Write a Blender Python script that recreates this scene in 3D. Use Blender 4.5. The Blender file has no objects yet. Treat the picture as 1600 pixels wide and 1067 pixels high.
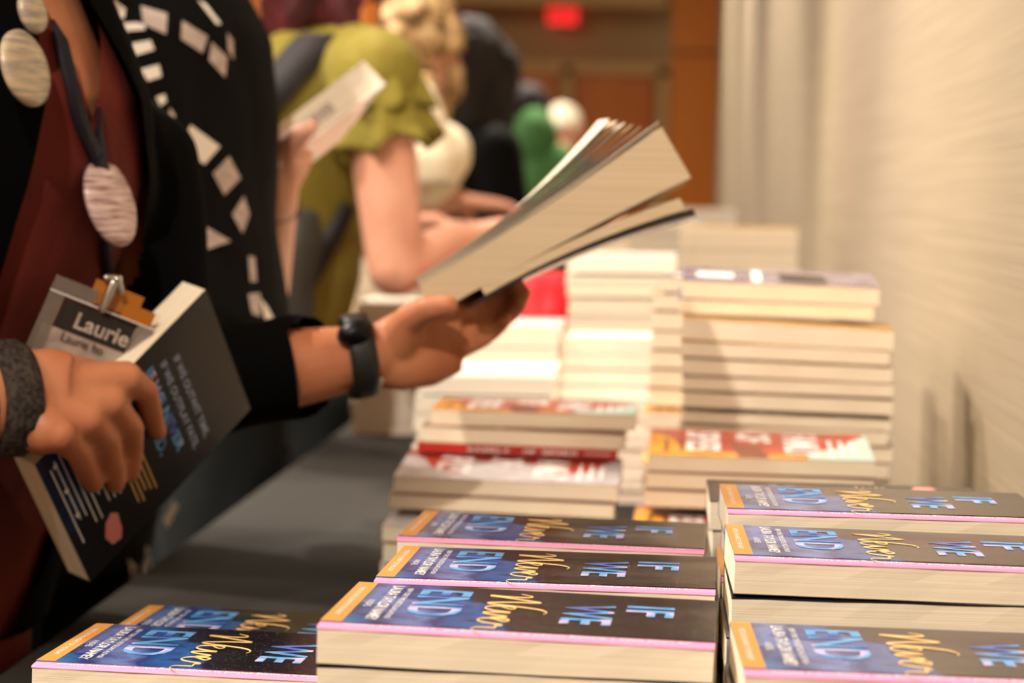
import bpy, bmesh, math, random
from mathutils import Vector, Matrix, noise
from mathutils.bvhtree import BVHTree
random.seed(7)
V = Vector
sc = bpy.context.scene
COL = sc.collection
F = 1600 * 85 / 36.0

# ------------------------------------------------------------------ camera
ROLL = .021
CAM = V((0, 0, 1.13))
_x, _y = 240.0, 308 - 533.5
_x0 = _x * math.cos(ROLL) + _y * math.sin(ROLL)
_y0 = -_x * math.sin(ROLL) + _y * math.cos(ROLL)
TH = math.atan(-_y0 / F)
PSI = math.atan(_x0 * math.cos(TH) / F)
fwd = V((-math.sin(PSI) * math.cos(TH), math.cos(PSI) * math.cos(TH), -math.sin(TH)))
rt0 = V((math.cos(PSI), math.sin(PSI), 0))
up0 = rt0.cross(fwd)
rt = rt0 * math.cos(ROLL) + up0 * math.sin(ROLL)
up = up0 * math.cos(ROLL) - rt0 * math.sin(ROLL)
cd = bpy.data.cameras.new('camera')
cam = bpy.data.objects.new('camera', cd)
COL.objects.link(cam)
cam.matrix_world = Matrix((( rt.x, up.x, -fwd.x, CAM.x), (rt.y, up.y, -fwd.y, CAM.y), (rt.z, up.z, -fwd.z, CAM.z), (0, 0, 0, 1)))
cd.lens = 85
cd.sensor_width = 36
cd.clip_start = .05
cd.clip_end = 100
cd.dof.use_dof = True
cd.dof.focus_distance = 1.5
cd.dof.aperture_fstop = 7.0
sc.camera = cam

def ray(px, py):
    return (fwd + rt * ((px - 800) / F) + up * ((533.5 - py) / F))
def P(px, py, Y):
    """the point seen at a pixel of the photograph, at the real distance Y down the room"""
    r = ray(px, py)
    return CAM + r * (Y / r.y)
def project(p):
    q = p - CAM
    z = q.dot(fwd)
    return 800 + F * q.dot(rt) / z, 533.5 - F * q.dot(up) / z

# ------------------------------------------------------------------ materials
def lin(c):
    c = c / 255.0
    return c / 12.92 if c <= .04045 else ((c + .055) / 1.055) ** 2.4
def rgb(r, g, b):
    return (lin(r), lin(g), lin(b), 1)
def mat(name, col, rough=.6, spec=.4, coat=0, metal=0, bump=None, var=None, sheen=0, sss=0, alpha=1, emit=0, trans=0):
    m = bpy.data.materials.new(name)
    m.use_nodes = True
    nt = m.node_tree
    b = nt.nodes['Principled BSDF']
    b.inputs['Base Color'].default_value = col
    b.inputs['Roughness'].default_value = rough
    b.inputs['Specular IOR Level'].default_value = spec
    b.inputs['Coat Weight'].default_value = coat
    b.inputs['Metallic'].default_value = metal
    b.inputs['Sheen Weight'].default_value = sheen
    b.inputs['Transmission Weight'].default_value = trans
    b.inputs['Alpha'].default_value = alpha
    if sss:
        b.inputs['Subsurface Weight'].default_value = sss
        b.inputs['Subsurface Radius'].default_value = (1, .35, .2)
        b.inputs['Subsurface Scale'].default_value = .008
    if emit:
        b.inputs['Emission Color'].default_value = col
        b.inputs['Emission Strength'].default_value = emit
    if var:
        # var = (scale vector, second colour, noise detail)
        tc = nt.nodes.new('ShaderNodeTexCoord')
        mp = nt.nodes.new('ShaderNodeMapping')
        mp.inputs['Scale'].default_value = var[0]
        n = nt.nodes.new('ShaderNodeTexNoise')
        n.inputs['Scale'].default_value = 1
        n.inputs['Detail'].default_value = var[2]
        cr = nt.nodes.new('ShaderNodeValToRGB')
        cr.color_ramp.elements[0].position = .35
        cr.color_ramp.elements[1].position = .65
        cr.color_ramp.elements[0].color = col
        cr.color_ramp.elements[1].color = var[1]
        nt.links.new(tc.outputs['Object'], mp.inputs[0])
        nt.links.new(mp.outputs[0], n.inputs[0])
        nt.links.new(n.outputs[0], cr.inputs[0])
        nt.links.new(cr.outputs[0], b.inputs['Base Color'])
    if bump:
        # bump = (scale vector, strength, distance)
        tc = nt.nodes.new('ShaderNodeTexCoord')
        mp = nt.nodes.new('ShaderNodeMapping')
        mp.inputs['Scale'].default_value = bump[0]
        n = nt.nodes.new('ShaderNodeTexNoise')
        n.inputs['Scale'].default_value = 1
        n.inputs['Detail'].default_value = 4
        bp = nt.nodes.new('ShaderNodeBump')
        bp.inputs['Strength'].default_value = bump[1]
        bp.inputs['Distance'].default_value = bump[2]
        nt.links.new(tc.outputs['Object'], mp.inputs[0])
        nt.links.new(mp.outputs[0], n.inputs[0])
        nt.links.new(n.outputs[0], bp.inputs['Height'])
        nt.links.new(bp.outputs[0], b.inputs['Normal'])
    return m

M = {}
M['pages'] = mat('cream_pages', rgb(240, 227, 204), .75, .2, bump=((4, 4, 2500), .25, .001), var=((3, 3, 900), rgb(231, 215, 188), 3))
M['pages_w'] = mat('white_pages', rgb(240, 230, 212), .75, .2, var=((3, 3, 700), rgb(228, 216, 196), 3))
M['pages_g'] = mat('grey_pages', rgb(216, 203, 182), .75, .2, var=((3, 3, 700), rgb(200, 190, 172), 3))
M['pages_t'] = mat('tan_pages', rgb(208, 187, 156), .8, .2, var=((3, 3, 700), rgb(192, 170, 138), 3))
M['pink'] = mat('pink_paper', rgb(238, 148, 188), .5, .3)
M['white'] = mat('white_paper', rgb(245, 240, 232), .5, .3)
M['softwhite'] = mat('white_ink', rgb(235, 232, 230), .4, .4)
M['cover_white'] = mat('glossy_white_cover', rgb(244, 240, 232), .25, .5, coat=.3)
M['greyink'] = mat('grey_ink', rgb(150, 160, 185), .4, .4)
M['tan'] = mat('tan_board', rgb(168, 140, 112), .4, .4)
M['cover_gold'] = mat('ochre_cover', rgb(214, 160, 70), .3, .5)
M['cover_grey'] = mat('lavender_grey_cover', rgb(150, 138, 146), .25, .5, var=((30, 40, 1), rgb(110, 96, 104), 4))
M['cover_dark'] = mat('dark_cover', rgb(48, 40, 40), .25, .5)
M['cover_red'] = mat('red_cover', rgb(176, 40, 30), .35, .5)
M['amber'] = mat('amber_band', rgb(204, 144, 70), .35, .5)
M['goldtext'] = mat('gold_foil_ink', rgb(240, 198, 128), .35, .5)
M['red'] = mat('red_fabric', rgb(196, 12, 30), .6, .4, bump=((20, 20, 20), .4, .01))
M['gold_skin'] = M['cover_gold']

def never_cover():
    m = mat('night_sky_cover', rgb(20, 22, 40), .22, .4, coat=.22)
    nt = m.node_tree
    b = nt.nodes['Principled BSDF']
    b.inputs['Coat Roughness'].default_value = .12
    L = nt.links.new
    tc = nt.nodes.new('ShaderNodeTexCoord')
    sep = nt.nodes.new('ShaderNodeSeparateXYZ')
    L(tc.outputs['Object'], sep.inputs[0])
    n = nt.nodes.new('ShaderNodeTexNoise'); n.inputs['Scale'].default_value = 22; n.inputs['Detail'].default_value = 6
    L(tc.outputs['Object'], n.inputs[0])
    # how far up the cover (x): -0.105 .. 0.105
    mr = nt.nodes.new('ShaderNodeMapRange')
    mr.inputs[1].default_value = -.105; mr.inputs[2].default_value = .105
    L(sep.outputs[0], mr.inputs[0])
    my = nt.nodes.new('ShaderNodeMath'); my.operation = 'MULTIPLY_ADD'
    my.inputs[1].default_value = 1.4
    L(sep.outputs[1], my.inputs[0]); L(mr.outputs[0], my.inputs[2])
    ad = nt.nodes.new('ShaderNodeMath'); ad.operation = 'MULTIPLY_ADD'
    ad.inputs[1].default_value = .55
    L(n.outputs[0], ad.inputs[0]); L(my.outputs[0], ad.inputs[2])
    cr = nt.nodes.new('ShaderNodeValToRGB')
    e = cr.color_ramp.elements
    e[0].position = .22; e[0].color = rgb(48, 116, 180)
    e[1].position = .74; e[1].color = rgb(15, 14, 26)
    for p, c in ((.34, rgb(14, 46, 108)), (.43, rgb(96, 120, 180)), (.5, rgb(20, 52, 116)), (.6, rgb(36, 88, 156)), (.65, rgb(20, 24, 50))):
        k = e.new(p); k.color = c
    L(ad.outputs[0], cr.inputs[0])
    # stars
    vo = nt.nodes.new('ShaderNodeTexVoronoi'); vo.inputs['Scale'].default_value = 420
    L(tc.outputs['Object'], vo.inputs[0])
    lt = nt.nodes.new('ShaderNodeMath'); lt.operation = 'LESS_THAN'; lt.inputs[1].default_value = .13
    L(vo.outputs['Distance'], lt.inputs[0])
    mx = nt.nodes.new('ShaderNodeMix'); mx.data_type = 'RGBA'
    mx.inputs[7].default_value = rgb(150, 150, 175)
    L(lt.outputs[0], mx.inputs[0]); L(cr.outputs[0], mx.inputs[6])
    L(mx.outputs[2], b.inputs['Base Color'])
    n2 = nt.nodes.new('ShaderNodeTexNoise'); n2.inputs['Scale'].default_value = 9
    L(tc.outputs['Object'], n2.inputs[0])
    bp = nt.nodes.new('ShaderNodeBump'); bp.inputs['Strength'].default_value = .25; bp.inputs['Distance'].default_value = .008
    L(n2.outputs[0], bp.inputs['Height'])
    L(bp.outputs[0], b.inputs['Normal']); L(bp.outputs[0], b.inputs['Coat Normal'])
    return m
M['never'] = never_cover()
def blue_letters():
    m = mat('blue_pink_ink', rgb(90, 150, 210), .35, .5)
    nt = m.node_tree; b = nt.nodes['Principled BSDF']; L = nt.links.new
    tc = nt.nodes.new('ShaderNodeTexCoord')
    n = nt.nodes.new('ShaderNodeTexNoise'); n.inputs['Scale'].default_value = 38; n.inputs['Detail'].default_value = 2
    L(tc.outputs['Object'], n.inputs[0])
    cr = nt.nodes.new('ShaderNodeValToRGB'); e = cr.color_ramp.elements
    e[0].position = .36; e[0].color = rgb(70, 96, 170)
    e[1].position = .62; e[1].color = rgb(226, 180, 216)
    k = e.new(.5); k.color = rgb(88, 160, 216)
    k = e.new(.55); k.color = rgb(100, 160, 212)
    L(n.outputs[0], cr.inputs[0]); L(cr.outputs[0], b.inputs['Base Color'])
    return m
M['blueletters'] = blue_letters()
M['sky_art'] = mat('blue_cloud_art', rgb(28, 60, 112), .3, .5, var=((30, 30, 30), rgb(12, 16, 34), 5))
M['pinkart'] = mat('pink_art', rgb(224, 140, 140), .4, .4)
M['black_cover'] = mat('black_back_cover', rgb(20, 19, 24), .3, .5, coat=.15)
M['spy_red'] = mat('red_orange_cover', rgb(192, 62, 34), .3, .5, coat=.2, var=((28, 40, 1), rgb(160, 40, 26), 3))
M['spy_yellow'] = mat('yellow_art', rgb(232, 172, 52), .35, .5, var=((60, 90, 1), rgb(200, 120, 40), 4))
M['spy_teal'] = mat('pale_teal_art', rgb(176, 200, 190), .35, .5)
M['spy_grey'] = mat('pale_grey_art', rgb(198, 192, 192), .3, .5, var=((60, 90, 1), rgb(170, 166, 170), 4))
M['spy_brown'] = mat('brown_art', rgb(120, 62, 40), .35, .5)

M['skin'] = mat('warm_skin', rgb(196, 130, 92), .5, .35, sss=.12, bump=((60, 60, 60), .2, .002), var=((18, 18, 18), rgb(178, 108, 74), 4))
M['skin_pink'] = mat('pink_skin', rgb(212, 158, 132), .5, .35, sss=.12, var=((14, 14, 14), rgb(200, 142, 116), 4))
M['skin_brown'] = mat('brown_skin', rgb(130, 80, 56), .5, .35, sss=.1)
M['nail'] = mat('pink_nail', rgb(222, 160, 140), .3, .5)
M['eye'] = mat('eye_white', rgb(220, 215, 205), .2, .5)
M['iris'] = mat('dark_iris', rgb(50, 34, 24), .2, .5)
M['lips'] = mat('lips', rgb(176, 96, 84), .45, .4)
M['maroon'] = mat('maroon_knit', rgb(112, 44, 34), .85, .2, bump=((40, 40, 14), .4, .004), var=((10, 10, 6), rgb(92, 34, 28), 3))
M['black'] = mat('black_knit', rgb(7, 7, 7), .95, .05, bump=((30, 30, 12), .3, .004))
M['blackshirt'] = mat('black_cotton', rgb(9, 9, 9), .85, .1, bump=((18, 18, 5), .5, .01))
M['patch'] = mat('pale_print', rgb(205, 190, 182), .8, .2, var=((60, 60, 140), rgb(176, 160, 152), 4))
M['patch_w'] = mat('white_print', rgb(238, 228, 216), .8, .2)
M['pants'] = mat('dark_denim', rgb(26, 31, 32), .9, .2, bump=((40, 40, 20), .3, .003), var=((8, 8, 4), rgb(18, 21, 22), 3))
M['olive'] = mat('olive_cotton', rgb(128, 118, 50), .85, .2, bump=((14, 14, 4), .5, .012), var=((9, 9, 3), rgb(116, 102, 34), 3))
M['strap'] = mat('black_webbing', rgb(38, 34, 36), .7, .3)
M['bag'] = mat('dark_grey_canvas', rgb(62, 62, 58), .85, .2, bump=((18, 18, 6), .5, .01))
M['greycloth'] = mat('pale_green_grey_cloth', rgb(170, 182, 176), .8, .2, bump=((18, 18, 18), .6, .01))
M['tee'] = mat('cream_tee', rgb(238, 224, 196), .85, .2, bump=((10, 10, 4), .4, .01))
M['green'] = mat('green_knit', rgb(74, 120, 68), .85, .2)
M['hair_red'] = mat('dark_red_hair', rgb(88, 28, 30), .6, .3, var=((30, 30, 6), rgb(52, 14, 18), 4))
M['hair_ginger'] = mat('ginger_hair', rgb(206, 124, 50), .5, .4, var=((50, 50, 5), rgb(160, 84, 26), 4))
M['hair_blond'] = mat('curly_blond_hair', rgb(206, 172, 122), .65, .3, var=((34, 34, 34), rgb(92, 64, 38), 3))
M['hair_black'] = mat('black_hair', rgb(22, 19, 19), .7, .25, var=((20, 20, 6), rgb(46, 40, 38), 3))
M['hair_white'] = mat('white_hair', rgb(240, 232, 205), .6, .3)
M['hair_brown'] = mat('brown_hair', rgb(60, 42, 30), .6, .3)
M['cloth'] = mat('charcoal_tablecloth', rgb(35, 32, 28), .9, .2, bump=((5, 2, 5), .4, .02))
M['metal'] = mat('steel', rgb(190, 188, 180), .3, .5, metal=1)
M['blackmetal'] = mat('black_metal', rgb(20, 20, 22), .4, .5, metal=.6)
M['tabletop'] = mat('grey_laminate', rgb(150, 146, 140), .5, .4)
M['plastic'] = mat('clear_vinyl', rgb(120, 112, 104), .25, .5, alpha=.06)
M['card'] = mat('black_card', rgb(26, 21, 20), .5, .3)
M['orange_ribbon'] = mat('amber_ribbon', rgb(190, 116, 34), .5, .4)
M['lanyard'] = mat('navy_lanyard', rgb(22, 20, 34), .7, .3)
M['rubber'] = mat('black_rubber', rgb(30, 32, 30), .5, .4)
M['bracelet'] = mat('braided_cord', rgb(70, 60, 52), .8, .3, var=((240, 240, 240), rgb(24, 21, 20), 3))
M['shoe'] = mat('shoe_leather', rgb(30, 26, 24), .5, .4)
M['carpet'] = mat('patterned_carpet', rgb(84, 66, 50), .95, .1, var=((3, 3, 3), rgb(60, 48, 40), 4))
M['ceiling'] = mat('painted_ceiling', rgb(200, 182, 150), .9, .2)
M['backwall'] = mat('taupe_wall', rgb(160, 130, 90), .85, .2)
M['wood'] = mat('honey_wood', rgb(206, 120, 24), .45, .4, var=((3, 3, .4), rgb(190, 106, 18), 4))
M['door'] = mat('door_wood', rgb(196, 108, 20), .45, .4, var=((3, 3, .4), rgb(180, 96, 16), 4))
M['frame'] = mat('door_frame_paint', rgb(190, 152, 98), .6, .3)
M['exit'] = mat('exit_red', rgb(235, 30, 34), .4, .4, emit=1.0)
M['exit_dim'] = mat('exit_letters', rgb(150, 12, 16), .4, .4, emit=.3)

def pin_mat(name, c1, c2, sc_):
    return mat(name, c1, .3, .5, var=(sc_, c2, 5))
M['pin_white'] = pin_mat('printed_pin_white', rgb(232, 206, 202), rgb(150, 112, 110), (30, 30, 380))
M['pin_cream'] = pin_mat('printed_pin_cream', rgb(206, 184, 154), rgb(150, 140, 126), (30, 30, 260))

def wallpaper():
    m = mat('grasscloth_wallpaper', rgb(214, 196, 170), .8, .25)
    nt = m.node_tree; b = nt.nodes['Principled BSDF']; L = nt.links.new
    tc = nt.nodes.new('ShaderNodeTexCoord')
    def nz(scale, det=4, rough=.6):
        mp = nt.nodes.new('ShaderNodeMapping'); mp.inputs['Scale'].default_value = scale
        n = nt.nodes.new('ShaderNodeTexNoise'); n.inputs['Scale'].default_value = 1; n.inputs['Detail'].default_value = det
        n.inputs['Roughness'].default_value = rough
        L(tc.outputs['Object'], mp.inputs[0]); L(mp.outputs[0], n.inputs[0])
        return n
    a = nz((1, 2.2, 700)); c = nz((1, 1.2, 420), 3)
    ad = nt.nodes.new('ShaderNodeMath'); ad.operation = 'ADD'
    L(a.outputs[0], ad.inputs[0]); L(c.outputs[0], ad.inputs[1])
    cr = nt.nodes.new('ShaderNodeValToRGB'); e = cr.color_ramp.elements
    e[0].position = .3; e[0].color = rgb(132, 117, 95)
    e[1].position = .7; e[1].color = rgb(164, 149, 123)
    hf = nt.nodes.new('ShaderNodeMath'); hf.operation = 'MULTIPLY'; hf.inputs[1].default_value = .5
    L(ad.outputs[0], hf.inputs[0]); L(hf.outputs[0], cr.inputs[0])
    # lengths of paper hung side by side differ a little along the room
    v = nz((1, .55, .02), 1)
    cr2 = nt.nodes.new('ShaderNodeValToRGB'); e2 = cr2.color_ramp.elements
    e2[0].position = .4; e2[0].color = (.78, .76, .82, 1)
    e2[1].position = .55; e2[1].color = (1, 1, 1, 1)
    L(v.outputs[0], cr2.inputs[0])
    mx = nt.nodes.new('ShaderNodeMix'); mx.data_type = 'RGBA'; mx.blend_type = 'MULTIPLY'; mx.inputs[0].default_value = 1
    L(cr.outputs[0], mx.inputs[6]); L(cr2.outputs[0], mx.inputs[7])
    L(mx.outputs[2], b.inputs['Base Color'])
    bp = nt.nodes.new('ShaderNodeBump'); bp.inputs['Strength'].default_value = .25; bp.inputs['Distance'].default_value = .0006
    L(a.outputs[0], bp.inputs['Height']); L(bp.outputs[0], b.inputs['Normal'])
    return m
M['wallpaper'] = wallpaper()

# ------------------------------------------------------------------ objects
def tag(o, label=None, cat=None, group=None, kind=None):
    if label: o['label'] = label
    if cat: o['category'] = cat
    if group: o['group'] = group
    if kind: o['kind'] = kind
    return o
def empty(name, loc=(0, 0, 0), label=None, cat=None, group=None):
    o = bpy.data.objects.new(name, None)
    o.empty_display_size = .05
    COL.objects.link(o)
    o.location = loc
    return tag(o, label, cat, group)
def link(name, me, mats, parent=None, smooth=False):
    if not isinstance(mats, (list, tuple)): mats = [mats]
    if not me.materials:
        for m in mats: me.materials.append(m)
    if smooth:
        me.polygons.foreach_set('use_smooth', [True] * len(me.polygons))
    o = bpy.data.objects.new(name, me)
    COL.objects.link(o)
    if parent:
        o.parent = parent
        # geometry is written in world coordinates: bring it into the parent's frame
        if parent.get('_w'):
            me.transform(Matrix.Translation(-parent.location))
    return o
def bm_mesh(bm, name='mesh'):
    me = bpy.data.meshes.new(name)
    bm.to_mesh(me); bm.free()
    return me
def box(bm, x0, x1, y0, y1, z0, z1, mi=0):
    vs = [bm.verts.new(p) for p in ((x0,y0,z0),(x1,y0,z0),(x1,y1,z0),(x0,y1,z0),(x0,y0,z1),(x1,y0,z1),(x1,y1,z1),(x0,y1,z1))]
    out = []
    for f in ((0,3,2,1),(4,5,6,7),(0,1,5,4),(1,2,6,5),(2,3,7,6),(3,0,4,7)):
        fc = bm.faces.new([vs[i] for i in f]); fc.material_index = mi; out.append(fc)
    return out

# 2D shapes (in reading coordinates: x along the line of writing, y up the letters)
_tc = {}
def text2d(s, size, bold=0.0, align='LEFT', shear=0, sp=1.0):
    key = (s, size, bold, align, shear, sp)
    if key in _tc: return _tc[key]
    c = bpy.data.curves.new('t', 'FONT')
    c.body = s; c.size = size; c.offset = bold * size; c.align_x = align
    c.resolution_u = 3; c.shear = shear; c.space_character = sp
    o = bpy.data.objects.new('t', c)
    COL.objects.link(o)
    dg = bpy.context.evaluated_depsgraph_get()
    me = bpy.data.meshes.new_from_object(o.evaluated_get(dg))
    vs = [(v.co.x, v.co.y) for v in me.vertices]
    fs = [tuple(p.vertices) for p in me.polygons]
    bpy.data.objects.remove(o); bpy.data.curves.remove(c); bpy.data.meshes.remove(me)
    _tc[key] = (vs, fs)
    return _tc[key]
def put2d(bm, shape, fn, mi):
    vs, fs = shape
    vv = [bm.verts.new(fn(x, y)) for x, y in vs]
    for f in fs:
        try:
            fc = bm.faces.new([vv[i] for i in f]); fc.material_index = mi
            fc.normal_update()
        except ValueError:
            pass
def catmull(pts, n=8):
    out = []
    q = [pts[0]] + pts + [pts[-1]]
    for i in range(1, len(q) - 2):
        for k in range(n):
            t = k / n
            p0, p1, p2, p3 = q[i-1], q[i], q[i+1], q[i+2]
            out.append(tuple(.5 * ((2*p1[j]) + (-p0[j]+p2[j])*t + (2*p0[j]-5*p1[j]+4*p2[j]-p3[j])*t*t + (-p0[j]+3*p1[j]-3*p2[j]+p3[j])*t**3) for j in range(2)))
    out.append(tuple(pts[-1]))
    return out
def ribbon(pts, w):
    vs, fs = [], []
    for i, p in enumerate(pts):
        a = pts[max(0, i-1)]; b = pts[min(len(pts)-1, i+1)]
        dx, dy = b[0]-a[0], b[1]-a[1]
        l = math.hypot(dx, dy) or 1
        t = i / (len(pts) - 1)
        ww = w * (.55 + .75 * abs(dy) / l) * (.4 + .6 * min(1, 8 * t, 8 * (1 - t)))
        vs += [(p[0] - dy/l*ww, p[1] + dx/l*ww), (p[0] + dy/l*ww, p[1] - dx/l*ww)]
        if i: fs.append((2*i-2, 2*i-1, 2*i+1, 2*i))
    return vs, fs
# the hand-lettered "Never": one pen stroke for N, one for ever
NEVER = [
    [(-.10, .52), (-.02, .74), (.03, .70), (.05, .40), (.02, .05), (.03, .0), (.10, .35), (.22, .92), (.25, .85), (.27, .45), (.33, .04), (.38, .10), (.44, .55), (.52, .98), (.62, 1.14), (.70, 1.10)],
    [(.40, .22), (.50, .34), (.56, .48), (.51, .56), (.46, .44), (.47, .12), (.55, .02), (.63, .14), (.68, .40), (.70, .50), (.71, .30), (.74, .04), (.80, .14), (.86, .46), (.90, .44), (.93, .22), (1.0, .34), (1.06, .48), (1.01, .56), (.96, .44), (.97, .12), (1.05, .02), (1.13, .14), (1.19, .44), (1.22, .48), (1.24, .38), (1.32, .40), (1.33, .26), (1.34, .06), (1.42, .02), (1.52, .18)],
]

# ------------------------------------------------------------------ books
BL, BD, BT = .21, .14, .0235        # length, width, thickness of the standard paperback
def pages_mesh(name, L=BL, D=BD, T=BT, step=0, m='pages', flare=0):
    bm = bmesh.new()
    ct = .0005
    nx = 10
    z1 = T - ct
    i = .0004
    ring = []
    rows = []
    for k in range(nx + 1):
        x = -L/2 + i + (L - 2*i) * k / nx
        w = .0004 * math.sin(k * 1.7)
        rows.append([bm.verts.new(p) for p in ((x, -D/2 + i + w, ct), (x, -D/2 + i + w*.4, T*.5), (x, -D/2 + i - w, z1 - step), (x, D/2 - .001, z1), (x, D/2 - .001, ct))])
    for a, b in zip(rows, rows[1:]):
        for k in range(5):
            bm.faces.new((a[k], b[k], b[(k+1) % 5], a[(k+1) % 5]))
    bm.faces.new(rows[0]); bm.faces.new(rows[-1][::-1])
    bmesh.ops.recalc_face_normals(bm, faces=bm.faces)
    me = bm_mesh(bm, name); me.materials.append(M[m])
    return me
def cover_shell(bm, L, D, T, cut, mi=0, back=0, t=.0005):
    """front board (short of the fore-edge by cut), spine and back board in one wrap"""
    for (y0, y1, z0, z1, m_) in ((-D/2 + cut, D/2, T - t, T, mi), (-D/2, D/2, 0, t, back), (D/2 - t, D/2, t, T - t, mi)):
        box(bm, -L/2, L/2, y0, y1, z0, z1, m_)
def never_art(bm, L, D, T):
    cut = .0095
    z = T + .00012
    # reading direction runs from the spine (+y) to the fore-edge (-y), tops of letters towards +x
    def fn(x0, y0):
        return lambda u, v: (x0 + v, y0 - u, z)
    X = lambda fr: -L/2 + fr * L
    R = lambda fr: D/2 - fr * D
    # amber band at the foot of the cover
    vs = [bm.verts.new(p) for p in ((-L/2, -D/2 + cut, z), (X(.055), -D/2 + cut, z), (X(.055), D/2, z), (-L/2, D/2, z))]
    f = bm.faces.new(vs); f.material_index = 1
    def line(s, fx, ry, hgt, mi, bold=0, width=.1, dz=.0001):
        sh = text2d(s, .02, bold)
        w = max(v[0] for v in sh[0]); h = max(v[1] for v in sh[0])
        put2d(bm, ([(v[0] * width / w, v[1] * hgt / h) for v in sh[0]], sh[1]), lambda u, v: (X(fx) + v, R(ry) - u, z + dz), mi)
    line('FIRST IN THE HEART OF THE NIGHT', .018, .14, .0032, 4, 0, .09)
    line('A NOVEL', .072, .42, .004, 3, 0, .022)
    line('LAURA TAYLOR NAMEY', .105, .06, .0066, 3, .012, .112)
    line('NEW YORK TIMES BESTSELLING AUTHOR', .150, .10, .0032, 3, 0, .1)
    line('END', .195, .09, .0285, 2, .022, .086)
    line('WE', .60, .28, .0270, 2, .022, .062)
    line('IF', .762, .22, .0260, 2, .022, .036)
    for st in NEVER:
        sh = ribbon(catmull(st, 6), .018)
        k = .078
        put2d(bm, sh, lambda u, v: (X(.385) + v * .031, R(.16) - u * k, z + .0002), 5)
def never_mesh():
    bm = bmesh.new()
    cover_shell(bm, BL, BD, BT, .0095, 0, 6)
    never_art(bm, BL, BD, BT)
    me = bm_mesh(bm, 'night_sky_cover')
    for k in ('never', 'amber', 'blueletters', 'softwhite', 'softwhite', 'goldtext', 'black_cover'): me.materials.append(M[k])
    return me
def step_mesh():
    """the pink inner leaf that shows beyond the short front cover, sloping off at the fore-edge"""
    bm = bmesh.new()
    L, D, T = BL, BD, BT
    y0, ym, y1 = -D/2 - .0002, -D/2 + .0012, -D/2 + .012
    zs = (T - .0026, T - .0014, T - .0006)
    g = []
    for k in range(9):
        x = -L/2 + L * k / 8
        g.append([bm.verts.new((x, y, z)) for y, z in ((y0, zs[0] - .0003), (y0, zs[0]), (ym, zs[1]), (y1, zs[2]), (y1, zs[2] - .0003))])
    for a, b in zip(g, g[1:]):
        for k in range(5):
            bm.faces.new((a[k], b[k], b[(k+1) % 5], a[(k+1) % 5]))
    bm.faces.new(g[0]); bm.faces.new(g[-1][::-1])
    sh = text2d('we could make a drawing etched in disappearing ink, a temporary tattoo.', .0065)
    w = max(v[0] for v in sh[0]); k = .185 / w
    put2d(bm, ([(v[0]*k, v[1]) for v in sh[0]], sh[1]), lambda u, v: (L/2 - .012 - u, ym + .0055 - v + .001, zs[1] + .00022 + (.0055 - v + .001) * .0008 / .0108), 1)
    bmesh.ops.recalc_face_normals(bm, faces=bm.faces)
    me = bm_mesh(bm, 'pink_leaf'); me.materials.append(M['pink']); me.materials.append(M['white'])
    return me
def quad(bm, x0, x1, y0, y1, z, mi):
    f = bm.faces.new([bm.verts.new(p) for p in ((x0,y0,z),(x1,y0,z),(x1,y1,z),(x0,y1,z))]); f.material_index = mi
def spy_mesh(grey=False):
    bm = bmesh.new()
    L, D, T = BL, BD, BT
    cover_shell(bm, L, D, T, 0, 0, 0)
    z = T + .0001
    b = 4 if grey else 1
    def poly(pts, mi, dz=0):
        f = bm.faces.new([bm.verts.new((x*L, y*D, z + dz)) for x, y in pts]); f.material_index = mi
    poly([(-.5, -.5), (.0, -.5), (-.08, -.36), (-.28, -.30), (-.36, -.1), (-.41, .2), (-.46, .3), (-.5, .3)], b)
    poly([(.02, -.5), (.2, -.5), (.2, -.38), (.05, -.33)], b)
    poly([(.2, -.5), (.5, -.5), (.5, .5), (.42, .2), (.36, -.05), (.22, -.25)], 4 if grey else 2)
    if grey:
        poly([(-.08, -.49), (.2, -.49), (.22, .1), (-.2, .18), (-.26, -.2)], 4, .00002)
    else:
        poly([(-.1, -.49), (.03, -.49), (.0, -.1), (-.14, -.02)], 5, .00003)
        for k in range(6):
            x = -.47 + k * .035
            poly([(x, -.35), (x + .018, -.36), (x + .02, .1 - .05 * (k % 2)), (x + .004, .12)], 5 if k % 2 else 1, .00004)
    for s, fx in (('FAMILY', .27), ('OF', .005), ('SPIES', -.30)):
        sh = text2d(s, .055, .03)
        w = max(v[0] for v in sh[0]); hgt = max(v[1] for v in sh[0])
        kx = {'FAMILY': .112, 'OF': .05, 'SPIES': .1}[s] / w; ky = .032 / hgt
        fx = {'FAMILY': .115, 'OF': -.1, 'SPIES': -.33}[s]
        put2d(bm, ([(v[0]*kx, v[1]*ky) for v in sh[0]], sh[1]), lambda u, v: (fx * L + v, D*.42 - u, z + .0001), 3)
    for k in range(3):
        quad(bm, L*(.31 + .05*k), L*(.325 + .05*k), -D*.4 + .01*k, D*.2, z + .0001, 3)
    me = bm_mesh(bm, 'spy_cover')
    for k in ('spy_red', 'spy_yellow', 'spy_teal', 'softwhite', 'spy_grey', 'spy_brown'): me.materials.append(M[k])
    return me
def plain_cover(m, name, art=False):
    bm = bmesh.new()
    cover_shell(bm, BL, BD, BT, 0, t=.0014 if m == 'tan' else .0009)
    if art:
        z = BT + .0001
        quad(bm, -.09, -.05, -.03, .02, z, 1); quad(bm, .0, .05, -.05, .03, z, 2); quad(bm, -.03, -.02, -.06, .05, z, 1)
    me = bm_mesh(bm, name)
    for k in (m, 'softwhite', 'cover_dark'): me.materials.append(M[k])
    return me
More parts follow.
